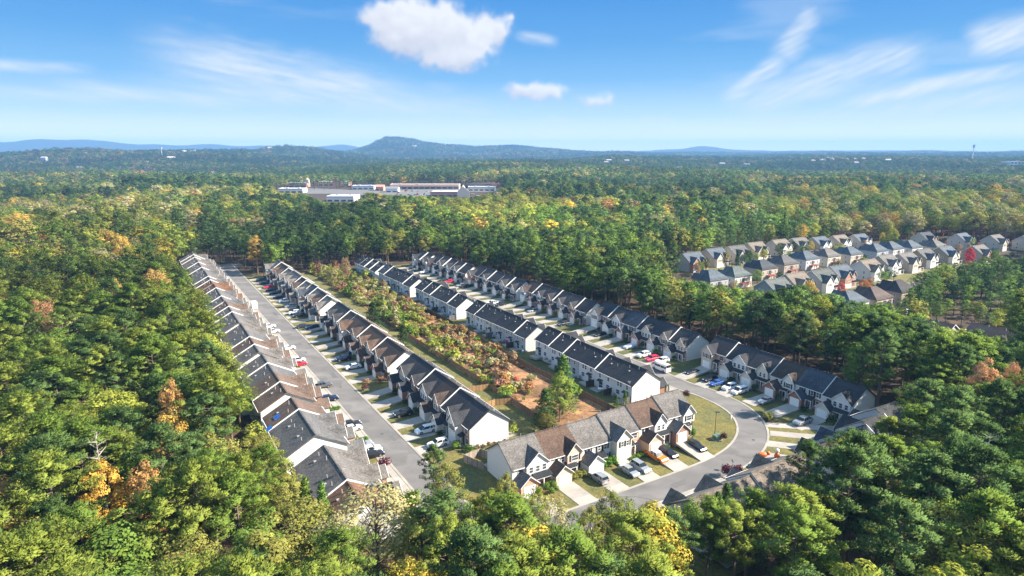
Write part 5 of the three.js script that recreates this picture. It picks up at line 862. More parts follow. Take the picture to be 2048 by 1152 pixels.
const tall = (u, vTop, kind, col, H, wide, label, k = 0, turn = 0) => { const p = ground(u, vTop, H); p.y = 0; treeAt(kind, k, p, H, wide, turn, col, label); const [s, t] = toST(p.x, p.z); placed.push([s, t, baseHalf(kind, H, wide) * 0.5]); };
tall(1300, 1003, 'broad', 'olive', 13, 1, 'olive leafy tree hiding the left end of the hidden roofs', 0); tall(1345, 1020, 'broad', 'yellow', 13, 0.8, 'yellowing leafy tree in front of a dark garage gable', 1); tall(1455, 968, 'cone', 'pineD', 13, 1.2, 'deep green evergreen against the hidden tan roof', 0); tall(1420, 1000, 'pine', 'pine', 16, 1.1, 'green pine before the second dark garage gable', 1); tall(1510, 985, 'cone', 'pineD', 13, 1.2, 'deep green evergreen right of the other by the tan roof', 1); tall(1385, 1004, 'broad', 'mid', 12, 0.9, 'mid-green leafy tree between the two dark garage gables', 3); tall(1437, 985, 'cone', 'pineD', 12, 1.2, 'deep green evergreen left of the others by the tan roof', 0); tall(1480, 1015, 'pine', 'pineY', 16, 1.2, 'yellowish pine below the two deep green evergreens', 2);
tall(1618, 884, 'pine', 'pineD', 17, 0.9, 'dark pine rising before the grey gable of the hidden row', 0); tall(1712, 862, 'pine', 'pineB', 17, 1.2, 'bluish pine right of the dark gable pine', 2); tall(1836, 816, 'pine', 'pine', 19, 1.3, 'tall green pine right of the last curved street house', 1);
tall(1180, 1012, 'broad', 'olive', 13, 0.8, 'olive tree at the road edge below the first driveway', 2); tall(1075, 975, 'broad', [0.3, 0.3, 0.06], 12.5, 0.75, 'light green tree at the foot of the first garage', 3); tall(1010, 945, 'broad', 'olive', 14, 0.7, 'olive tree before the left gable of the sunlit row', 0); tall(985, 985, 'pine', 'pineY', 15, 1.0, 'small yellowish pine left of the sunlit row', 1); tall(945, 1000, 'broad', [0.36, 0.26, 0.05], 13, 1.0, 'golden-green tree below the corner lawn', 1);

{ // bare dead trees standing in the woods
  const Tk = new Leaf(), r = mulberry(99), c = [0.32, 0.29, 0.26]; Tk.stick([0, 0, 0], [0.3, 11, 0.2], 0.3, 0.2, 6, c); Tk.stick([0.3, 11, 0.2], [0, 20, 0], 0.2, 0.06, 5, c);
  const L2 = new Leaf(); for (let i = 0; i < 16; i++) { const y = 11 + i * 0.55, a = i * 2.4, l = 3.4 - i * 0.13, e = [Math.cos(a) * l, y + l * 0.35, Math.sin(a) * l]; L2.stick([0.15, y, 0.1], e, 0.11, 0.04, 4, c); for (let k = 0; k < 3; k++) { const f = 0.5 + 0.25 * k, q = [lerp(0.15, e[0], f), lerp(y, e[1], f), lerp(0.1, e[2], f)]; L2.stick(q, [q[0] + (r() - 0.5) * 1.8, q[1] + r() * 0.9, q[2] + (r() - 0.5) * 1.8], 0.05, 0.015, 3, c); } }
  const tg = Tk.build(), lg = L2.build();
  for (const [u, v, H, l] of [[195, 905, 21, 'bare pale dead tree in the lower left wood'], [1975, 905, 22, 'bare dead tree standing in the right wood']]) { const p = ground(u, v, H * 0.85); p.y = 0; const o = thing('dead_tree', l, 'tree', p, u, 'dead trees in the woods'); mesh('trunk', tg, barkM, o); mesh('limbs', lg, barkM, o); o.scale.set(H / 26, H / 20, H / 26); const [s, t] = toST(p.x, p.z); placed.push([s, t, 0.6]); }
}

// the woods
const built = (s, t) => (s > 86 && s < 349 && t > 18.5 && t < 157.5) || (s > 340 && s < 402 && t > 18.5 && t < 51) || (s > 58 && s < 88 && t > 72 && t < 152) || (s > 75.5 && s < 100 && t > 40 && t < 76) || (s > 68 && s < 90 && t > 41 && t < 48.5);
const houses = (s, t) => (s > 166 && s < 262 && t > 224 && t < 450 + (262 - s) * 0.7) || (s > 132 && s < 168 && t > 236 && t < 296) || (s > 150 && s < 170 && t > 290 && t < 372) || (s > 172 && s < 235 && t > 445 && t < 520) || (s > 78 && s < 130 && t > 222 && t < 260 && Math.abs(t - lerp(250, 226, (s - 84) / 40)) < 9);
const malls0 = (x, z) => { const [u, v] = project(new THREE.Vector3(x, 8, z)); return u > 600 && u < 1005 && v > 362 && v < 390; };
const malls = (x, z) => { const [u, v] = project(new THREE.Vector3(x, 8, z)); return u > 610 && u < 1000 && v > 366 && v < 388 && !(u > 690 && u < 775 && v > 377) && hash2(x * 7 | 0, z * 7 | 0) < 0.5; };
const spots = (x, z) => FARB.some(([bx, bz, q]) => (bx - x) ** 2 + (bz - z) ** 2 < q * q);
function woodKind(x, z, s, t, r) {
  const n = fbm(x / 70 + 5, z / 70 + 5, 3), m = fbm(x / 28 + 90, z / 28, 2), c = R();
  const deciduous = (warm) => { const k = c + (n - 0.5) * 0.9; return k < 0.3 ? pick(['mid', 'olive', 'mid']) : k < 0.62 - warm * 0.2 ? pick(['olive', 'lime', 'olive', 'mid']) : k < 0.88 - warm * 0.1 ? pick(['olive', 'pale', 'lime']) : k < 1.0 ? pick(['yellow', 'gold', 'pale', 'olive']) : pick(['gold', 'yellow', 'brown', 'olive', 'orange', 'rustred', 'pale']); };
  if (r < 900 && t < 24) { // left wood
    const up = sstep(170, 420, s);
    if (R() < lerp(0.9, 0.3, up) - (m > 0.62 ? 0.2 : 0)) return ['pine', pick(['pine', 'pineY', 'pine', 'pineB', 'pineY'])];
    return R() < 0.1 ? ['thin', 'pale'] : ['broad', up > 0.4 ? (R() < 0.34 ? pick(['yellow', 'gold', 'lime', 'yellow', 'olive', 'olive']) : deciduous(0.6)) : pick(['mid', 'olive', 'olive', 'lime'])];
  }
  if (s < 84) return R() < (t < 70 ? 0.5 : 0.85) ? ['pine', t > 80 ? pick(['pine', 'pineB', 'pineD', 'pineY', 'pine']) : pick(['pine', 'pineB', 'pineY'])] : ['broad', pick(['olive', 'mid', 'lime', 'olive', t < 70 ? 'yellow' : 'mid'])];
  if (r < 420 && t > 150) return R() < (s > 160 ? 0.7 : 0.8) ? ['pine', pick(['pineD', 'pine', 'dark', 'pineD', 'pineB'])] : ['broad', pick(s > 150 && t > 190 ? ['mid', 'olive', 'mid', 'dark', 'lime'] : ['mid', 'dark', 'mid', 'olive'])];
  if (s > 255 && t > 190 && s < 330 && t < 430) return R() < 0.75 ? ['pine', pick(['pineD', 'pineD', 'dark', 'pineB'])] : ['broad', deciduous(0.2)];
  const n2 = fbm(x / 150 + 31, z / 190 + 8, 3), pineShare = r < 900 ? 0.3 + (n2 - 0.5) * 2.2 : 0.48 + (n2 - 0.5) * 1.8;
  if (R() < pineShare) return ['pine', r > 2600 ? 'dark' : pick(['pineD', 'pineB', 'dark', 'pineD', 'dark'])];
  return ['broad', r > 1000 && R() < sstep(1000, 2200, r) ? pick(r > 2600 ? ['dark', 'pineD', 'olive', 'mid', 'brown', 'dark'] : ['dark', 'dark', 'pineD', 'mid', 'pineB', 'olive', 'brown']) : deciduous(t < 120 ? 0.5 : 0.1)];
}
const mallTop = [[540, 376], [556, 389], [610, 391], [648, 409], [712, 409], [735, 388], [770, 393], [850, 397], [940, 399], [992, 388], [1012, 372]];
function mallCap(o, H) { // woods before the shops are low enough to leave them in view
  const [u] = project(new THREE.Vector3(o.x, 10, o.z)); if (o.r > 1155 || u < 540 || u > 1010) return H;
  let k = 1; while (k < mallTop.length - 1 && u > mallTop[k][0]) k++;
  const lim = -4 + lerp(mallTop[k - 1][1], mallTop[k][1], (u - mallTop[k - 1][0]) / (mallTop[k][0] - mallTop[k - 1][0]));
  while (H > 4 && project(new THREE.Vector3(o.x, H, o.z))[1] < lim) H -= 0.7; return H;
}
const near = [], midT = [], farT = [];
{
  R = mulberry(4242);
  const tanH = 1024 / FPX / cP;
  const scatter = (r0, r1, sp, out, far) => {
    for (let z = 40; z > -r1 - sp; z -= sp) for (let x = -r1 * 0.78; x < r1 * 0.78; x += sp) {
      const px = x + (R() - 0.5) * sp * 0.95, pz = z + (R() - 0.5) * sp * 0.95, r = Math.hypot(px, pz); const a = R(), b = R(), c = R();
      if (r < r0 || r >= r1 || pz > 25) continue;
      if (Math.abs(px) > -pz * tanH * 1.06 + 34) continue;
      const [s, t] = toST(px, pz);
      if (built(s, t) || (r < 700 && houses(s, t)) || (r > 600 && r < 1500 && malls(px, pz)) || (r > 400 && r < 4000 && spots(px, pz))) continue;
      if (r < 500 && !far2(s, t, 2.6, placed)) continue;
      out.push({ x: px, z: pz, s, t, r, a, b, c });
    }
  };
  scatter(0, 420, 7.1, near); scatter(420, 1150, 9, midT); scatter(1150, 3000, 12, farT); scatter(3000, 7600, 25, farT, 1);
}
const cand = [], stuffN = [];
for (const o of near) {
  let [kind, col] = woodKind(o.x, o.z, o.s, o.t, o.r);
  let H = (kind === 'pine' ? lerp(15.5, 24, o.a) : lerp(11, 19, o.a)), wide = lerp(1.0, 1.45, o.b) * (kind === 'pine' ? 20 / lerp(18.5, 22, o.a) : 1);
  if (o.t > 157 && o.t < 230 && o.s < 230) H = lerp(17, 23, o.a);
  if (o.t > 222 && o.s > 84 && o.s < 262) H = lerp(8, 15, o.a);
  if (o.s > 255 && o.s < 330 && o.t > 190) H = lerp(16, 22, o.a);
  if (o.s > 400 || (o.s > 330 && o.t > 20)) H = lerp(13, 20, o.a);
  if (o.t > 157 && o.t < 190 && o.s > 70 && o.s < 352) H = Math.min(H, 6.5 + 0.76 * (o.t - 146) + o.c * 2);
  if (o.s < 78 && o.t > 78 && o.t < 122) H = Math.min(H, 11 + 1.2 * Math.max(0, 60.5 - o.s) + 2 * o.c);
  if (o.t > 245 && o.t < 280 && o.s > 60 && o.s < 128) H = Math.min(H, 9.5);
  const pos = new THREE.Vector3(o.x, 0, o.z), front = o.t < 22 || o.s < 100;
  if (o.r < 30) continue;
  if (front) { let ok = false; for (let k = 0; k < 7 && !ok; k++) { ok = clearOf(pos, H, baseHalf(kind, H, wide), o.t > 150 ? [SEEN, SEEN3, SEEN4] : [SEEN]); if (!ok) { H *= 0.86; } } if (!ok || H < 6) continue; if (H < 12 && kind === 'pine' && R() < 0.5) { kind = 'broad'; col = pick(['mid', 'olive', 'lime']); } }
  if (o.t > 157 && o.s < 205 && !front || (o.t > 215 && o.s < 215)) { const polys = o.s > 128 ? [SEEN2] : [SEEN2, SEEN3, SEEN4]; let ok = false; for (let k = 0; k < 7 && !ok; k++) { ok = clearOf(pos, H, baseHalf(kind, H, wide), polys); if (!ok) H *= 0.86; } if (!ok) continue; }
  const [u, v, d] = project(new THREE.Vector3(o.x, H * 0.8, o.z)), rad = baseHalf(kind, H, wide) * FPX / d;
  const e = { ...o, pos, kind, col, H, wide, turn: o.c * 6.28, size: u > -rad && u < 2048 + rad && v > 250 && v < 1152 + rad ? rad * H / d * FPX * (v > 1152 ? 0.3 : 1) : 0 };
  cand.push(e);
}
cand.sort((a, b) => b.size - a.size);
const KEEP = 285 - 62;
const groupsOf = (e) => (e.t < 22 ? 'trees of the left wood' : e.s < 100 ? 'trees of the near wood' : 'trees of the right wood');
const MARKS = [[88, 640, 'rusty red tree'], [345, 840, 'slim orange tree'], [204, 985, 'large golden orange tree'], [18, 1025, 'left-edge orange tree'], [243, 497, 'twin golden crowns'], [88, 488, 'small bright red tree'], [230, 590, 'orange-tinged tree'], [315, 570, 'tan-orange tree'], [1965, 768, 'pinkish orange crown'], [1618, 590, 'golden tree'], [1515, 625, 'pale thin-leaved tree'], [1640, 640, 'bright yellow-green tree'], [752, 1052, 'large pale tree'], [1222, 1020, 'roadside leafy tree'], [866, 935, 'small open pine'], [1560, 950, 'tan hidden roof'], [1745, 820, 'last curved-street gable'], [2048, 1152, 'bottom right corner'], [0, 1152, 'bottom left corner'], [500, 1152, 'bottom edge below blue tarps'], [1400, 1152, 'bottom edge below street lamp'], [540, 840, 'dark roof with blue tarps'], [1100, 1045, 'thin tree below the sunlit row'], [1880, 640, 'white-chimneyed low house'], [1780, 600, 'brown hipped roof'], [40, 448, 'orange-gold tree'], [440, 640, 'bend in the left roofs'], [1024, 1152, 'middle of the bottom edge'], [1700, 1000, 'dark gap in the right wood'], [0, 760, 'left edge, two thirds down']];
function labelTrees() {
  const dirs = ['right of', 'lower right of', 'below', 'lower left of', 'left of', 'upper left of', 'above', 'upper right of'], seen = {};
  const list = unlabelled.map(([o, u, v, what]) => { let best = null, bd = 1e9; for (const m of MARKS) { const d = Math.hypot(u - m[0], v - m[1]); if (d < bd) { bd = d; best = m; } } const k = (Math.round(Math.atan2(v - best[1], u - best[0]) / (Math.PI / 4)) + 8) % 8; return { o, what, key: `${dirs[k]} the ${best[2]}`, d: bd }; }).sort((a, b) => a.d - b.d);
  for (const e of list) { const n = seen[e.key] = (seen[e.key] || 0) + 1; e.o.userData.label = `${e.what}, ${ordX(n - 1)} crown ${e.key}`; }
}
cand.forEach((e, i) => { if (i < KEEP && e.size > 0) treeAt(e.kind, i, e.pos, e.H, e.wide, e.turn, e.col, null, groupsOf(e)); else stuffN.push(e); });
labelTrees();
for (let i = 0; i < 150; i++) { const s = 160 + R() * 92, t = 232 + R() * 260, a = R(), b = R(); if ([250, 210, 178].some((q) => Math.abs(s - q) < 9.5) || !houses(s, t)) continue; const H = lerp(4.5, 9, a), pos = P(s, t, 0); stuffN.push({ pos, kind: 'broad', col: pick(['mid', 'olive', 'dark', 'dark', 'brown']), H, wide: 1.2, turn: b * 6, c: b }); }
// the rest of the woods, too many to tell apart
const stuffM = new THREE.MeshPhysicalMaterial({ vertexColors: true, roughness: 1, specularIntensity: 0, transmission: 0.25, thickness: 0, side: THREE.DoubleSide });
const woods = new THREE.Group(); woods.name = 'woodland'; scene.add(woods); woods.userData = { kind: 'stuff', label: 'autumn woods of pines and leafy trees running to the horizon', category: 'woods' };
const far0 = new THREE.Group(); far0.name = 'distant_woodland'; scene.add(far0); far0.userData = { kind: 'stuff', label: 'distant woods on the low hills below the horizon', category: 'woods' };
function instanced(name, geo, list, parent) {
  if (!list.length) return; const im = new THREE.InstancedMesh(geo, stuffM, list.length); im.name = name; im.castShadow = im.receiveShadow = true; const m = new THREE.Matrix4(), q = new THREE.Quaternion(), Y = new THREE.Vector3(0, 1, 0), cc = new THREE.Color();
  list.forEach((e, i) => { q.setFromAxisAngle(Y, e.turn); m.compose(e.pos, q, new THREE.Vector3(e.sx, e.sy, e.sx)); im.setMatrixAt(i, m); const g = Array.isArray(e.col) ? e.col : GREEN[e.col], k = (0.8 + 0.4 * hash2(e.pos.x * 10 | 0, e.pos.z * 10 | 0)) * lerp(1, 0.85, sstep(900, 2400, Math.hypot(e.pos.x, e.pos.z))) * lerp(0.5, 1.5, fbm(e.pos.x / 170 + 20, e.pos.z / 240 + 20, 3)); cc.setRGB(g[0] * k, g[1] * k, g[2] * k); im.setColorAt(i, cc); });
  im.instanceMatrix.needsUpdate = true; parent.add(im); im.userData.kind = 'stuff';
}
const both = ([a, b]) => { const t = a.clone(), c = t.attributes.color; for (let i = 0; i < c.count; i++) c.setXYZ(i, 1.4, 0.75, 1.6); return mergeGeometries([t, b]); }; // bark tint is relative to the leaf colour of the copy
{
  const P1 = [51, 52, 53].map((s) => both(pine(s, 1))), B1 = [61, 62, 63].map((s) => both(broad(s, 1))), C1 = [91, 92, 93].map((q) => both(cone(q, 1, 20, 3.1))), P0 = [71, 72].map((s) => both(pine(s, 0))), B0 = [81, 82, 83].map((s) => both(broad(s, 0)));
  const bins = {}; const put = (k, e) => (bins[k] = bins[k] || []).push(e);
  for (const e of stuffN) { const p = e.kind === 'pine'; e.sx = e.H / (p ? 20 : 18) * e.wide; e.sy = e.H / (p ? 20 : 18); put((p ? 'P' : 'B') + (e.c * 3 | 0), e); }
  for (const o of midT) { const [kind, col] = woodKind(o.x, o.z, o.s, o.t, o.r), p = kind === 'pine', H = (malls0(o.x, o.z) ? 0.6 : 1) * mallCap(o, (p ? lerp(15, 23, o.a) : lerp(12, 20, o.a)) * lerp(0.68, 1.4, fbm(o.x / 90, o.z / 90 + 40, 3)) * lerp(0.8, 1.15, o.b)); if (H < 3.5) continue; if (o.r < 580 && o.t > 215 && o.s < 250 && !clearOf(new THREE.Vector3(o.x, 0, o.z), H, H * 0.28, [SEEN2])) continue; const cn = p && (o.s > 250 && o.s < 345 && o.t > 190 && o.t < 450 ? o.b < 0.8 : o.b < 0.22); put((cn ? 'C' : p ? 'P' : 'B') + (o.c * 3 | 0), { pos: new THREE.Vector3(o.x, land(o.x, o.z), o.z), sx: H / (p ? 20 : 18) * lerp(0.95, 1.4, o.b), sy: H / (p ? 20 : 18), turn: o.c * 40, col }); }
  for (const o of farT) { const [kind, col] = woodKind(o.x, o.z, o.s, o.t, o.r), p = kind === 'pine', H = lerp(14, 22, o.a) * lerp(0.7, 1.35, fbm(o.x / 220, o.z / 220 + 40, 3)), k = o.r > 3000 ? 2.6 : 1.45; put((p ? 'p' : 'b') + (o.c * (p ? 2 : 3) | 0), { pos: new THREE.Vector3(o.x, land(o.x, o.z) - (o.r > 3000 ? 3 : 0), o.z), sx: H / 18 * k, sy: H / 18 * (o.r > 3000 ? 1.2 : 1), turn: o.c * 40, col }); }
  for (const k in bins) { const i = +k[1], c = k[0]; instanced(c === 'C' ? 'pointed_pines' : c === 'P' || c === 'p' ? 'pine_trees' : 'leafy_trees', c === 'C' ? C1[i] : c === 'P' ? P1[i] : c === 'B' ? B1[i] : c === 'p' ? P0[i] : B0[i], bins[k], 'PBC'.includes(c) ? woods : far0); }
  console.log('trees', KEEP, Object.entries(bins).map(([k, v]) => k + v.length).join(' '));
}

// ---------------------------------------------------------------- the wild strip between the two rows
{
  const r = mulberry(909), mk = (w, h, s) => bush(s, 1, w, h, 0.3), G3 = [mk(1.6, 1.7, 1), mk(1.9, 1.4, 2), mk(1.3, 2.2, 3)], bins = [[], [], []];
  for (let s = 105; s < 350; s += 1.55) for (let t = 81.5; t < (s > 300 ? 103 : 98.6); t += 1.55) {
    const a = s + (r() - 0.5) * 1.7, b = t + (r() - 0.5) * 1.7, n = fbm(a / 9, b / 6, 3), q = (t - 81) / 18, c = r(), h = r();
    let cover = sstep(143, 162, a + (q - 0.5) * -26) * 0.95 + 0.03; if (a > 150 && a < 200 && q < 0.25 && n < 0.5) cover *= 0.4;
    if (r() > cover * (n > 0.33 ? 1 : 0.3)) continue;
    let col;
    if (a < 215) col = q < 0.42 - (215 - a) * 0.004 ? pickR(r, ['lime', 'olive', 'mid', 'pale', 'olive', 'lime']) : pickR(r, a < 190 ? [[0.42, 0.23, 0.1], [0.4, 0.26, 0.14], 'brown', [0.38, 0.19, 0.08], [0.42, 0.24, 0.13], 'brown', 'pale', [0.33, 0.21, 0.1], 'olive', 'olive', 'mid', 'pale'] : ['brown', [0.42, 0.22, 0.09], 'olive', [0.36, 0.15, 0.08], [0.34, 0.22, 0.09], 'pale', 'olive']);
    else if (a < 262) col = q < 0.5 ? pickR(r, ['lime', 'olive', 'olive', 'mid', 'pale', 'mid']) : pickR(r, ['brown', [0.36, 0.24, 0.1], 'pale', 'olive', [0.42, 0.24, 0.09], 'olive']);
    else col = pickR(r, ['olive', 'brown', 'lime', 'pale', [0.32, 0.17, 0.1], 'olive', 'mid']);
    if (!far2(a, b, 0.5, placed.map(([x, y, k]) => [x, y, Math.min(k, 1.6)]))) continue;
    const k = lerp(0.3, 1.45, h * h) * (a > 250 ? 1.15 : 1) * (n > 0.6 ? 1.3 : 1), p = P(a, b, 0);
    bins[c * 3 | 0].push({ pos: p, turn: c * 30, sx: k, sy: k * lerp(0.7, 1.25, n), col });
  }
  const g = new THREE.Group(); g.name = 'undergrowth'; scene.add(g); g.userData = { kind: 'stuff', label: 'wild autumn brush covering the strip between two rows of houses', category: 'brush' };
  bins.forEach((l, i) => instanced('brush', G3[i], l, g));
}
// ---------------------------------------------------------------- fences
const fenceM = { brown: M([0.3, 0.19, 0.12], { map: T.wood, roughness: 0.95 }), dark: M([0.13, 0.085, 0.06], { map: T.wood, roughness: 0.95 }), cedar: M([0.6, 0.36, 0.16], { map: T.wood, roughness: 0.9 }), pale: M([0.6, 0.5, 0.4], { map: T.wood, roughness: 0.9 }), grey: M([0.3, 0.27, 0.25], { map: T.wood, roughness: 0.95 }) };
const panelG = (() => { const m = new MB(); for (let i = 0; i < 16; i++) m.box(i * 0.15 + 0.008, i * 0.15 + 0.142, 0.06, 1.78 + (i % 3) * 0.012, -0.012 + (i % 2) * 0.004, 0.012 + (i % 2) * 0.004); m.box(0, 2.4, 0.35, 0.44, -0.06, -0.0125).box(0, 2.4, 1.35, 1.44, -0.06, -0.0125); return m.build(); })(), postG = boxG(-0.06, 0.06, -0.3, 1.95, -0.13, -0.062);
function fence(pts, mat, label, h = 1, group = 'wooden fences of the back yards') {
  const a0 = P(...pts[0]), g = thing('wooden_fence', label, 'fence', a0, 0, group);
  for (let i = 0; i < pts.length - 1; i++) {
    const a = P(...pts[i]), b = P(...pts[i + 1]), L = a.distanceTo(b), n = Math.max(1, Math.round(L / 2.4)), ang = Math.atan2(-(b.z - a.z), b.x - a.x);
    for (let k = 0; k < n; k++) { const q = a.clone().lerp(b, k / n).sub(a0), p = mesh('panel', panelG, fenceM[mat], g); p.position.copy(q); p.rotation.y = ang; p.scale.set(L / n / 2.4, h, 1); const o = mesh('post', postG, fenceM[mat], g); o.position.copy(q); o.rotation.y = ang; o.scale.y = h; }
  }
  return g;
}
fence([[104, 80.3], [150, 80.5], [205, 79.6]], 'brown', 'long brown board fence between the left yards and the cleared strip');
fence([[102, 99.6], [128, 99.4], [155, 98.9], [205, 100.4]], 'brown', 'long brown board fence behind the white-backed row');
fence([[209, 100.5], [250, 100], [300, 100.5]], 'dark', 'dark board fence behind the far half of the white-backed row');
fence([[214, 79.6], [232, 79.6], [233, 72]], 'dark', 'dark fence corner beside the scrub behind the middle block');
fence([[133, 70.2], [134, 76], [132.5, 80]], 'cedar', 'golden cedar fence across a back yard, nearer of two');
fence([[145.5, 74], [144.5, 80]], 'cedar', 'golden cedar fence across a back yard, farther of two');
fence([[112, 70], [111, 74.5], [111.5, 80]], 'pale', 'pale board fence behind the nearest block of the straight street', 0.7);
fence([[105.4, 57], [110.8, 55.2], [111.5, 59.5], [105.6, 61.6]], 'pale', 'pale wooden yard screen at the left end of the sunlit row');
fence([[107.5, 66], [108.4, 80]], 'pale', 'pale board fence behind the sunlit row');
fence([[103.5, 99.6], [100.8, 112]], 'brown', 'brown board fence between the sunlit row and the white gable');
fence([[79, 157], [73, 156.5], [72, 150]], 'dark', 'dark fence behind the last house of the curved street');
for (const [i, w] of [[0, 'nearest'], [1, 'second nearest'], [2, 'third nearest'], [4, 'fifth nearest'], [7, 'eighth nearest'], [9, 'tenth nearest'], [12, 'thirteenth nearest'], [14, 'fifteenth nearest'], [17, 'eighteenth nearest'], [20, 'twenty-first nearest']]) { const [s, t] = toST(units.C[i].org.x, units.C[i].org.z); fence([[s + 0.3, t - 10.2], [s + 0.3, t - 13]], i % 3 ? 'dark' : 'grey', `short dark privacy screen behind the ${w} unit of the white-backed row`, 1.05, 'patio screens behind the white-backed row'); }
// ---------------------------------------------------------------- shrubs
const bushG = [bush(201, 1, 0.9, 1.3, 0.17), bush(202, 1, 1.1, 1.0, 0.17), bush(203, 1, 0.8, 1.6, 0.17)], ballG = bush(204, 2, 0.62, 1.15, 0.12), hedgeG = (() => { const a = [0, 1, 2].map((i) => bush(210 + i, 2, 0.8, 1.1, 0.15).translate(i * 0.9 - 0.9, 0, 0)); return mergeGeometries(a); })();
function shrub(geo, pos, col, k, label, group, turn = 0, ky = 1, name = 'shrub') { const o = mesh(name, geo, leafM(Array.isArray(col) ? col : GREEN[col])); o.position.copy(pos); o.rotation.y = turn; o.scale.set(k, k * ky, k); tag(o, label, name, group); return o; }
{
  const r = mulberry(66), nm = { B: 'right of the straight street', D: 'of the row below the pines' };
  const STRAY = ['dark', 'mid', 'dark', [0.06, 0.09, 0.03], 'dark'];
  for (const row of ['B', 'D']) units[row].forEach((u, i) => { if (r() < 0.12) return; const q = new THREE.Vector3((u.v === 4 ? 5.9 : 4.5 + r() * 2) * u.w / UW, 0, 2.7 + r() * 0.5).applyAxisAngle(new THREE.Vector3(0, 1, 0), u.turn).add(u.org); q.y = Math.max(0, u.dh * 0.4); shrub(bushG[i % 3], q, pickR(r, STRAY), lerp(1, 1.5, r()), `dark green shrub before the ${ordX(i)} nearest townhouse ${nm[row]}`, 'foundation shrubs', r() * 6); });
  const at = (u, v, h = 0.5) => { const p = ground(u, v, h); p.y = 0; return p; };
  [[1092, 977], [1099, 969], [1107, 973], [1103, 984], [1113, 980]].forEach(([u, v], i) => shrub(ballG, at(u, v), 'mid', [1.5, 1.3, 1.35, 1.2, 1.15][i], `clipped round green bush, ${['leftmost', 'rearmost', 'upper right', 'nearest', 'rightmost'][i]} of five by the first garage`, 'five round bushes by the sunlit row', i));
  shrub(hedgeG, at(1156, 951), 'olive', 1.35, 'yellowing low hedge left of the silver estate car', null, face(-1, 0), 1, 'hedge'); shrub(hedgeG, at(1213, 930), [0.1, 0.2, 0.03], 1.75, 'bright green hedge by the fully white unit of the sunlit row', null, face(-1, 0), 1.1, 'hedge');
  [[1262, 918], [1268, 915], [1273, 912], [1279, 910], [1284, 907]].forEach(([u, v], i) => shrub(bushG[1], at(u, v), [0.13, 0.22, 0.03], 0.95, `small clipped green bush, ${ORD[i]} from the left in the line of five`, 'line of clipped bushes by the orange pickup', i));
  shrub(ballG, at(1382, 872), [0.08, 0.17, 0.03], 2.1, 'green round bush at the right end of the sunlit row'); shrub(bushG[1], at(1378, 882), 'olive', 1.5, 'low olive bush below the round bush at the row end'); shrub(bushG[1], at(1333, 893), 'mid', 1, 'small green bush between two garages of the sunlit row');
  shrub(ballG, at(1372, 793), [0.1, 0.035, 0.045], 1.9, 'dark purple bush at the top corner of the curved lawn'); shrub(ballG, at(1447, 877), [0.09, 0.045, 0.04], 1.6, 'dark reddish bush beside the transformer on the lawn');
  shrub(ballG, at(1452, 948), [0.12, 0.035, 0.05], 2.2, 'purple bush by the road sign, larger of two'); shrub(bushG[1], at(1474, 941), [0.12, 0.04, 0.05], 1.6, 'purple bush by the road sign, farther and lower of two');
  shrub(bushG[0], at(1538, 836), 'olive', 2.0, 'loose yellowish bush on the verge of the curved street', null, 0, 0.8); shrub(bushG[2], at(1662, 852), [0.05, 0.07, 0.03], 2.2, 'large dark bush before the last house of the curved street'); shrub(bushG[0], at(1694, 856), [0.05, 0.075, 0.03], 2.4, 'tall dark bush at the corner of the last house');
  shrub(bushG[0], at(769, 933), [0.12, 0.035, 0.05], 1.9, 'purple bush at the near end left of the straight street'); shrub(hedgeG, at(722, 880), [0.1, 0.2, 0.03], 1.2, 'low green hedge strip left of the straight street, lower one', null, face(-1, 0), 0.8, 'hedge'); shrub(hedgeG, at(669, 817), [0.1, 0.2, 0.03], 1.1, 'low green hedge strip left of the straight street, upper one', null, face(-1, 0), 0.8, 'hedge');
  shrub(bushG[1], at(733, 764), [0.4, 0.24, 0.13], 1.5, 'orange-brown bush patch on a front lawn, left one of two'); shrub(bushG[1], at(762, 762), [0.38, 0.2, 0.1], 1.7, 'orange-brown round bed by a white gable'); shrub(bushG[0], at(730, 778), [0.12, 0.05, 0.05], 1.4, 'dark reddish bush at the edge of the same front lawn');
  shrub(bushG[0], at(913, 893), [0.12, 0.19, 0.03], 1.5, 'green bush at the front corner of the nearest big white gable'); shrub(bushG[1], at(938, 899), [0.09, 0.16, 0.03], 1.5, 'low green bush under the nearest big white gable'); shrub(bushG[2], at(1027, 866), 'lime', 1.7, 'yellow-green bush behind the nearest big white gable');
  for (let i = 0; i < 6; i++) shrub(bushG[i % 3], at(955 + i * 11, 893 - i * 1.9), [0.2, 0.15, 0.08], 0.8, `dry thin bush, ${ORD[i]} from left along the big white gable`, 'dry bushes along the white gable', i);
  [[1045, 772, 'brown', 1.6], [1062, 757, 'pale', 1.8], [1030, 765, [0.45, 0.1, 0.1], 1.5], [1000, 775, [0.4, 0.22, 0.16], 2.4], [1058, 785, 'olive', 1.4], [1010, 748, [0.38, 0.14, 0.12], 1.2]].forEach(([u, v, c, k], i) => shrub(bushG[i % 3], at(u, v), c, k, `${['brown', 'pale tan', 'reddish', 'greyish pink leafless', 'olive', 'pink-red'][i]} bush standing in the bare orange ground`, 'bushes on the cleared ground', i));
}
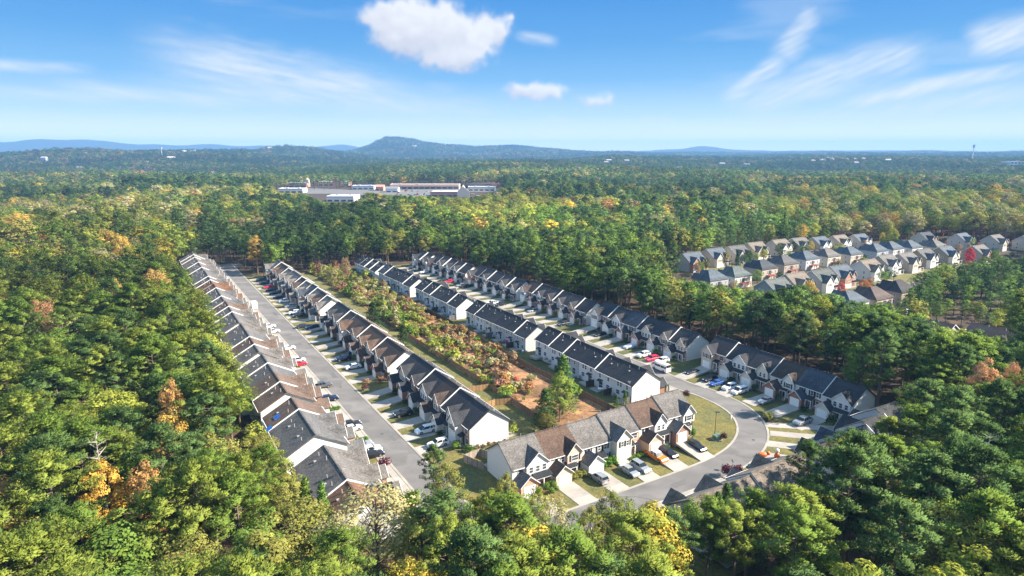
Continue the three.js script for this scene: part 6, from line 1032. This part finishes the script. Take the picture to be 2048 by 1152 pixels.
// ---------------------------------------------------------------- street furniture and small things
{
  const g0 = (u, v, h = 0) => { const p = ground(u, v, h); p.y = h; return p; };
  const iron = M([0.05, 0.055, 0.05], { roughness: 0.5 });
  const lamp = thing('street_lamp', 'tall dark lamp post standing on the curved lawn', 'street lamp', g0(1429, 874)); mesh('pole', cylG(0.09, 6.2, 8, 0.06), iron, lamp); mesh('lamp_head', new MB().slab([-0.3, 6.32, 0.25], [0.75, 6.32, 0.25], [0.75, 6.32, -0.25], [-0.3, 6.32, -0.25], 0.14).build(), iron, lamp); mesh('lens', boxG(-0.1, 0.6, 6.14, 6.175, -0.18, 0.18), wht, lamp); mesh('base', cylG(0.18, 0.3, 8), iron, lamp);
  const tr = thing('transformer', 'green metal transformer box beside the lamp post', 'transformer', g0(1434, 879), 0.4); mesh('cabinet', new MB().box(-0.8, 0.8, 0.1, 1.05, -0.7, 0.7).box(-0.85, 0.85, 1.051, 1.12, -0.75, 0.75).build(), M([0.1, 0.16, 0.12], { roughness: 0.5 }), tr); mesh('base', boxG(-1, 1, -0.1, 0.099, -0.9, 0.9), concM, tr);
  const sign = thing('road_sign', 'grey-backed eight-sided road sign on a post by the purple bushes', 'sign', g0(1464, 941), face(0.3, -1)); mesh('post', boxG(-0.03, 0.03, 0, 2.2, -0.03, 0.03), M([0.4, 0.4, 0.4], { roughness: 0.4, metalness: 0.7 }), sign); mesh('plate', new THREE.CylinderGeometry(0.4, 0.4, 0.02, 8).rotateY(Math.PI / 8).rotateX(Math.PI / 2).translate(0, 2.2, 0.045), M([0.45, 0.46, 0.47], { roughness: 0.4, metalness: 0.6 }), sign);
  const fs = thing('yard_sign', 'white yard sign on a wooden post at the street corner lawn', 'sign', g0(879, 938), face(-1, -0.2)); mesh('post', boxG(-0.05, 0.05, 0, 2.3, -0.05, 0.05), fenceM.brown, fs); mesh('board', boxG(-0.4, 0.4, 1.55, 2.35, 0.051, 0.09), wht, fs);
  const hyd = thing('fire_hydrant', 'small pale hydrant at the outer edge of the curved lawn', 'hydrant', g0(1462, 838)); mesh('barrel', cylG(0.16, 0.7, 8, 0.13), wht, hyd); mesh('cap', new THREE.SphereGeometry(0.17, 8, 5).translate(0, 0.72, 0), wht, hyd); mesh('outlet', new THREE.CylinderGeometry(0.07, 0.07, 0.5, 6).rotateZ(1.57).translate(0, 0.48, 0), wht, hyd);
  const orangeM = M([0.75, 0.16, 0.02], { roughness: 0.5 });
  [[1525, 913, 'orange inflated lawn decoration lying by the curved road'], [1553, 922, 'orange and white lawn decoration against the hidden house']].forEach(([u, v, l], i) => { const d = thing('lawn_decoration', l, 'decoration', g0(u, v)); mesh('body', new THREE.SphereGeometry(0.75, 10, 7).scale(i ? 0.8 : 1.5, i ? 1.5 : 0.7, 0.8).translate(0, i ? 1 : 0.5, 0), orangeM, d); mesh('head', new THREE.SphereGeometry(0.45, 8, 6).translate(i ? 0 : 1.2, i ? 2.4 : 0.8, 0), i ? wht : orangeM, d); });
  const pk = thing('playhouse', 'pink plastic playhouse behind the white-backed row', 'playhouse', g0(1018, 686), face(0, -1)); const pink = M([0.75, 0.1, 0.38], { roughness: 0.5 }); mesh('wall', boxG(-0.9, 0.9, 0, 1.3, -0.8, 0.8), pink, pk); mesh('roof', new MB().prismZ([[-1.1, 1.3], [1.1, 1.3], [0, 2.1]], -0.95, 0.95).build(), M([0.8, 0.25, 0.5], { roughness: 0.5 }), pk); mesh('door', boxG(-0.3, 0.3, 0.02, 1, 0.801, 0.83), black, pk);
  const tank = thing('patio_table', 'round white patio table behind the nearest white-backed unit', 'table', g0(1200, 782)); mesh('top', cylG(0.75, 0.06, 14).translate(0, 0.72, 0), wht, tank); mesh('leg', cylG(0.07, 0.72, 6), wht, tank); mesh('base', cylG(0.3, 0.05, 10), wht, tank);
  const dish = (p, turn, label) => { const d = thing('satellite_dish', label, 'satellite dish', p, turn, 'roof satellite dishes'); const m = mesh('dish', new THREE.SphereGeometry(0.55, 14, 6, 0, 6.2832, 0, 0.8).rotateX(-1.9).translate(0, 0.75, -0.1), M([0.75, 0.74, 0.72], { roughness: 0.4, side: THREE.DoubleSide }), d); mesh('mast', cylG(0.04, 0.75, 6), M([0.4, 0.4, 0.4]), d); mesh('arm', boxG(-0.02, 0.02, 0.5, 0.54, 0, 0.5), M([0.4, 0.4, 0.4]), d); };
  dish(P(117.5, 107.6, 5.15), 2.4, 'satellite dish on the near back corner of the white-backed row'); dish(P(105, 75.5, 5), 2.4, 'satellite dish on the rear eaves of the sunlit row'); dish(P(104, 27.5, 8.7), 2.4, 'satellite dish on the ridge of the lowest left row');
  const blue = M([0.02, 0.16, 0.6], { roughness: 0.6 });
  [[553.5, 836, 'right'], [537, 849, 'left']].forEach(([u, v, w]) => { const [s, t] = gST(u, v, 6.3), y = 8.53 + (s > 137.2 ? 0.36 : 0) - (27.4 - t) * 0.544, q = thing('blue_tarp', `blue tarpaulin patch on a dark left-hand roof, ${w} one of two`, 'tarpaulin', P(s, t, y), face(0, -1), 'blue tarpaulins on the roof'); mesh('sheet', new MB().slab([-0.9, -0.33, 0.65], [0.9, -0.33, 0.65], [0.9, 0.38, -0.65], [-0.9, 0.38, -0.65], 0.04).build(), blue, q); mesh('batten', new MB().slab([-0.95, -0.3, 0.66], [0.95, -0.3, 0.66], [0.95, -0.26, 0.58], [-0.95, -0.26, 0.58], 0.03).build(), fenceM.brown, q); });
}

renderer.render(scene, camera);
